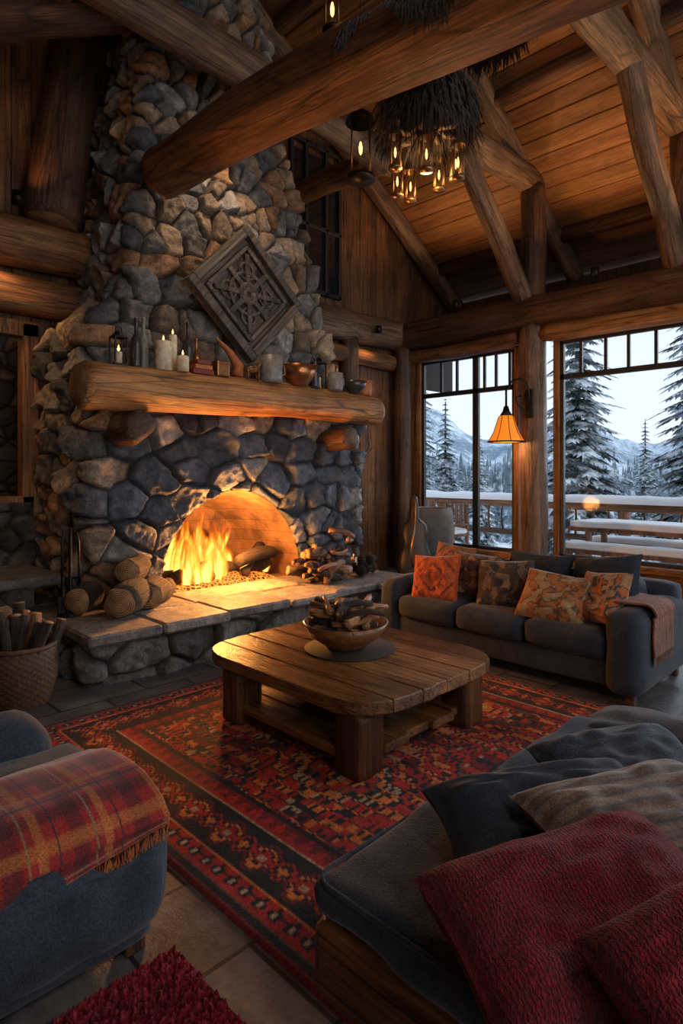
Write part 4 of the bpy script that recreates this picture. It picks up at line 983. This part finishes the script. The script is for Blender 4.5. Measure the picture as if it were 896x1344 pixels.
light('downlight_left','SPOT',(1.6,6.15,3.75),34,WARM,.03,(0.1,.3,-1),2.2)
for (x,y) in ((7.0,6.2),(1.6,6.15)):
    e=empty('downlight_fixture',(x,y,3.8)); lathe('can',[(0,.1),(.05,.1),(.05,0),(.045,0),(.04,.08)],(x,y,3.74),M['iron'],e,16)
light('hall_light','POINT',(1.2,7.4,3.2),8,WARM,.1)
e=empty('spot_fixture',(1.9,6.1,4.2)); lathe('can',[(0,0),(.05,0),(.05,.12),(.045,.12),(.04,.02)],(1.9,6.2,4.12),M['iron'],e,16)
light('uplight','SPOT',(1.9,6.15,4.26),7,(1,.5,.2),.04,(.15,-.1,1),2.2)
e=empty('spot_fixture',(3.6,4.9,5.35)); lathe('can',[(0,.12),(.05,.12),(.05,0),(.045,0),(.04,.1)],(3.6,4.9,5.33),M['iron'],e,16)
light('mantel_spot','SPOT',(3.6,4.88,5.3),70,(1,.68,.40),.05,(.05,.22,-1),1.7)
for k,(x,y,z) in enumerate(((1.0,-1.1,3.0),(4.6,-1.0,3.1))):  # unseen lamps added behind the camera to brighten the room
    e=empty('globe_pendant',(x,y,z)); tube('cord',[(x,y,z+.2),(x,y,roofz(x)-.05)],.008,M['iron'],e,6)
    lathe('shade',[(.05,.22),(.08,.2),(.2,.05),(.26,.0),(.25,.0),(.07,.19)],(x,y,z+.05),M['copper'],e,24)
    light('pendant_light','POINT',(x,y,z-.1),52,(1,.76,.54),.22)
d=light('sun_window_side','SUN',(12,3,6),2.6,(.74,.86,1.0),rot=(-1,.12,-.26)); d.data.angle=math.radians(38)
d=light('sun_back_side','SUN',(2,-8,6),.78,(1.0,.93,.85),rot=(.30,1,-.10)); d.data.angle=math.radians(38)  # second sun, added as fill through the back windows onto the chimney
# ------------------------------------------------------------------ corner objects
e=empty('guitar_case',(7.0,5.7,0))
ctrl=[(0,.05),(.04,.19),(.2,.25),(.38,.21),(.5,.165),(.62,.185),(.7,.16),(.76,.07),(.95,.055),(1,.04)]
pts=[(np.interp(i/39,[c[0] for c in ctrl],[c[1] for c in ctrl]),i/39*1.25) for i in range(40)]
dirr=Vector((1,-1,0)).normalized()
V=[];seg=16
for (w_,z_) in pts:
    for i in range(seg):
        a=i/seg*6.28318; V.append(tuple(Vector((6.45,5.05,.02))+Vector((.12,.12,0))*z_+dirr*(w_*math.copysign(abs(math.cos(a))**.7,math.cos(a)))+Vector((-.7,-.7,0))*(.085*math.copysign(abs(math.sin(a))**.7,math.sin(a)))+Vector((0,0,z_))))
F=gridfaces(seg,40,True)+[tuple(range(seg))[::-1],tuple(39*seg+i for i in range(seg))]
mesh('case_body',V,F,M['leather'],e)
tube('strap',[(6.33,5.0,.35),(6.26,4.98,.55),(6.33,4.98,.85),(6.5,5.1,1.2)],.014,M['brass'],e,6)
ch=empty('lounge_chair',(7.2,5.5,0))
lathe('shell',[(.0,.40),(.28,.40),(.33,.46),(.35,.7),(.34,.98),(.31,1.08),(.28,1.06),(.3,.7),(.27,.5),(0,.48)],(7.3,5.45,0),M['grey_uph'],ch,32)
for k in range(4):
    a=k*1.57+.78; tube('leg_%d'%k,[(7.3+.2*math.cos(a),5.45+.2*math.sin(a),.42),(7.3+.28*math.cos(a),5.45+.28*math.sin(a),0)],.02,M['iron'],ch,8)
e=empty('antler_wall_mount',(6.6,6.4,2.0))
for sgn in (1,-1):
    tube('antler_%d'%sgn,[(6.72,6.38,1.75),(6.72+.08*sgn,6.3,1.85),(6.72+.14*sgn,6.25,2.0),(6.72+.08*sgn,6.22,2.15)],[.03,.026,.02,.006],M['antler'],e,8)
    tube('tine_%d'%sgn,[(6.72+.12*sgn,6.27,1.93),(6.72+.22*sgn,6.2,2.0)],[.018,.004],M['antler'],e,6)
lathe('skull',[(0,-.14),(.05,-.1),(.08,0),(.06,.1),(0,.13)],(6.72,6.36,1.68),M['antler'],e,16)
# ------------------------------------------------------------------ exterior
box('deck',(XW+.16,11.2),(-6,12),(-.3,-.04),M['rail_wood'],None,.0)
V=[];nx_,ny_=40,120
for j in range(ny_):
    for i in range(nx_):
        x=XW+.17+(11.15-XW-.17)*i/(nx_-1); y=-6+18*j/(ny_-1); V.append((x,y,.0+.03*mnoise.noise(Vector((x*1.2,y*1.2,0)))))
mesh('deck_snow',V,gridfaces(nx_,ny_),M['snow'],None)
rl=empty('deck_railing',(11,3,0))
log('top_rail',(11,-6,1.0),(11,12,1.0),.085,.085,M['log_warm'],rl,seed=401,step=.25)
log('low_rail',(11,-6,.45),(11,12,.45),.06,.06,M['log_dark'],rl,seed=402,step=.25)
for k in range(10): log('post_%d'%k,(11,-5.6+k*1.93,-.02),(11,-5.6+k*1.93,1.16),.11,.10,M['log_warm'],rl,seed=410+k,segs=14)
for k in range(60):
    y=-5.9+k*.3; log('baluster_%d'%k,(11,y,.45),(11,y,1.0),.022,.02,M['log_dark'],rl,seed=430+k,segs=6,step=.3,knots=0)
V=[];n1=150
for j in range(n1):
    y=-6+18*j/(n1-1); h=.13+.04*mnoise.noise(Vector((y*2,0,0)))
    for i in range(9):
        a=math.pi*i/8; V.append((11+.14*math.cos(a),y,1.05+h*math.sin(a)*1.1))
mesh('rail_snow',V,gridfaces(9,n1),M['snow'],rl)
pt=empty('picnic_table',(9.7,3.3,0))
for nm,xx,zt,wd in (('top',9.75,.74,.38),('bench_a',9.15,.44,.16),('bench_b',10.35,.44,.16)):
    box(nm,(xx-wd,xx+wd),(2.2,4.3),(zt-.06,zt),M['log_warm'],pt,.01)
    softbox(nm+'_snow',(xx-wd+.01,xx+wd-.01),(2.22,4.28),(zt-.01,zt+.10),M['snow'],pt,.04,(0,0,.02),10,.008)
for k,y in enumerate((2.5,4.0)):
    for s in (-1,1): box('leg_%d_%d'%(k,s),(9.75+s*.3-.04,9.75+s*.3+.04),(y-.04,y+.04),(.02,.7),M['log_warm'],pt,.005)
    box('crossbar_%d'%k,(9.02,10.48),(y-.03,y+.03),(.32,.38),M['log_warm'],pt,.005)
for ci,(x,y) in enumerate(((9.6,6.7),(10.2,7.9))):
    pc=empty('patio_chair',(x,y,0))
    for k in range(4): box('leg_%d'%k,(x-.25+.45*(k%2),x-.2+.45*(k%2)),(y-.25+.45*(k//2),y-.2+.45*(k//2)),(.0,1.0 if k%2 else .6),M['log_warm'],pc,.004)
    box('seat',(x-.26,x+.26),(y-.26,y+.26),(.4,.45),M['log_warm'],pc); softbox('seat_snow',(x-.25,x+.22),(y-.25,y+.25),(.44,.54),M['snow'],pc,.04,(0,0,.03),8)
    for k in range(5): box('slat_%d'%k,(x+.2,x+.24),(y-.22+.1*k,y-.17+.1*k),(.45,1.0),M['log_warm'],pc,.003)
    box('arm_a',(x-.26,x+.24),(y-.27,y-.2),(.6,.64),M['log_warm'],pc,.004); box('arm_b',(x-.26,x+.24),(y+.2,y+.27),(.6,.64),M['log_warm'],pc,.004)
V=[];n1=70
for j in range(n1):
    for i in range(n1):
        x=11.3+(i/(n1-1))**2*400; y=-120+ (j/(n1-1))*560
        V.append((x,y,-3-.03*(x-11)+1.2*mnoise.noise(Vector((x*.04,y*.04,0)))*min(1,(x-11)/15)))
mesh('snow_ground',V,gridfaces(n1,n1),M['snow'],None)
def pine_mesh(name,H,R,tiers,per,seed):
    rs=random.Random(seed); V=[];F=[]
    segs=8
    for j in range(2):
        for i in range(segs):
            a=i/segs*6.283; r=.16*(1-j*.85)*H/10; V.append((r*math.cos(a),r*math.sin(a),j*H*.97))
    for i in range(segs): F.append((i,(i+1)%segs,segs+(i+1)%segs,segs+i))
    for t_ in range(tiers):
        q=t_/(tiers-1); z=H*(.08+.9*q); r=R*(1-q)**.85*(rs.uniform(.8,1.1))+.08
        nb=max(4,int(per*(1-q*.6)))
        for b in range(nb):
            a=b/nb*6.283+rs.uniform(-.3,.3)+t_; l=r*rs.uniform(.7,1.12); droop=l*rs.uniform(.25,.5); ns=7
            ca,sa=math.cos(a),math.sin(a)
            for s in range(ns):
                f0=s/ns; p=Vector((ca*l*f0,sa*l*f0,z-droop*f0**1.4)); wv=.36*l*(1-f0)**.8*(.5+.7*rs.random())+.03
                nx_=Vector((ca*l*.32,sa*l*.32,-droop*.30))
                for sg in (1,-1):
                    tip=p+nx_*rs.uniform(.7,1.1)+Vector((-sa,ca,0))*wv*sg+Vector((0,0,-wv*.35))
                    n=len(V); V+= [tuple(p),tuple(p+nx_*.55),tuple(tip),tuple(p+Vector((-sa,ca,0))*wv*sg*.45+Vector((0,0,.02)))]; F.append((n,n+1,n+2,n+3))
    me=bpy.data.meshes.new(name); me.from_pydata(V,[],F); me.materials.append(M['pine']); me.update(); return me
pm=[pine_mesh('pine_a',11,2.0,38,17,1),pine_mesh('pine_b',11,1.8,38,16,2)]
def tree(x,y,z,s,k,rz=0):
    o=bpy.data.objects.new('pine_tree',pm[k]); o.location=(x,y,z); o.scale=(s,s,s); o.rotation_euler=(0,0,rz); COL.objects.link(o)
tree(15.4,6.8,-3.3,1.0,0); tree(17.4,4.5,-3.2,1.08,1,2); tree(37,12.4,-4,.8,1,1); tree(33,14.8,-4,.62,0,1)
tree(20.6,14.6,-3.4,.74,0,3); tree(17.0,13.3,-3.3,.90,1,4); tree(30,19,-4,.75,0,2); tree(24,13,-3.6,.50,1,0); tree(19,2.5,-3.2,.9,0,5); tree(44,20,-4.4,.7,1,1)
rs=random.Random(33); V=[];F=[]
for k in range(700):
    d=rs.uniform(50,190); an=rs.uniform(.05,.72); x0=d*(1+an)*.7071; y0=d*(1-an)*.7071
    zb=-3-.03*(x0-11)-.5; Ht=rs.uniform(4,8.5)*(.7+d/220); R=Ht*.17
    for t_ in range(6):
        q=t_/6; n=len(V); sg=7
        for i in range(sg):
            a=i/sg*6.283+t_; rr=R*(1-q)*rs.uniform(.7,1.15); V.append((x0+rr*math.cos(a),y0+rr*math.sin(a),zb+Ht*q))
        V.append((x0,y0,zb+Ht*(q+.28))); 
        for i in range(sg): F.append((n+i,n+(i+1)%sg,n+sg))
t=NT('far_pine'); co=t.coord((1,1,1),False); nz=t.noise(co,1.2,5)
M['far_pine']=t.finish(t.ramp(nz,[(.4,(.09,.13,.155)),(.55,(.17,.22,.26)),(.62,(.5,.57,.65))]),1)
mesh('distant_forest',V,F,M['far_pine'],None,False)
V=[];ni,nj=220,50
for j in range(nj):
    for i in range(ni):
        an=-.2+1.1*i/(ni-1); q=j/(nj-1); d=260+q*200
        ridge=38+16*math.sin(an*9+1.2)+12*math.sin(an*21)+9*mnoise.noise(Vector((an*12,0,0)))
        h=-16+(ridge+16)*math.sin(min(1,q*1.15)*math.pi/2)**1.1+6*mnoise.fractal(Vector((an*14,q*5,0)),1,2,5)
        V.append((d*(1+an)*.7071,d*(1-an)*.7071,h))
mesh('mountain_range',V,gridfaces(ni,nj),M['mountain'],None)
# ------------------------------------------------------------------ world
w=bpy.data.worlds.new('World'); scene.world=w; w.use_nodes=True; nt=w.node_tree; nt.nodes.clear()
o=nt.nodes.new('ShaderNodeOutputWorld'); b=nt.nodes.new('ShaderNodeBackground'); tc=nt.nodes.new('ShaderNodeTexCoord'); sp=nt.nodes.new('ShaderNodeSeparateXYZ'); r=nt.nodes.new('ShaderNodeValToRGB')
nt.links.new(tc.outputs['Generated'],sp.inputs[0]); nt.links.new(sp.outputs[2],r.inputs[0])
r.color_ramp.elements[0].color=(.72,.80,.87,1); r.color_ramp.elements[0].position=0; r.color_ramp.elements[1].color=(.56,.70,.88,1); r.color_ramp.elements[1].position=.8
nt.links.new(r.outputs[0],b.inputs[0]); b.inputs[1].default_value=1.3; nt.links.new(b.outputs[0],o.inputs[0])
# ------------------------------------------------------------------ camera
cam=bpy.data.cameras.new('camera'); cam.lens=36*800/1344; cam.sensor_width=36; cam.sensor_fit='AUTO'; cam.shift_y=-52/1344; cam.clip_end=2000; cam.clip_start=.05
co_=bpy.data.objects.new('camera',cam); co_.location=(0,0,1.6); co_.rotation_euler=(math.pi/2,0,-math.pi/4); COL.objects.link(co_); scene.camera=co_
scene.view_settings.view_transform='Standard'
scene.view_settings.look='None'
scene.view_settings.exposure=0.0
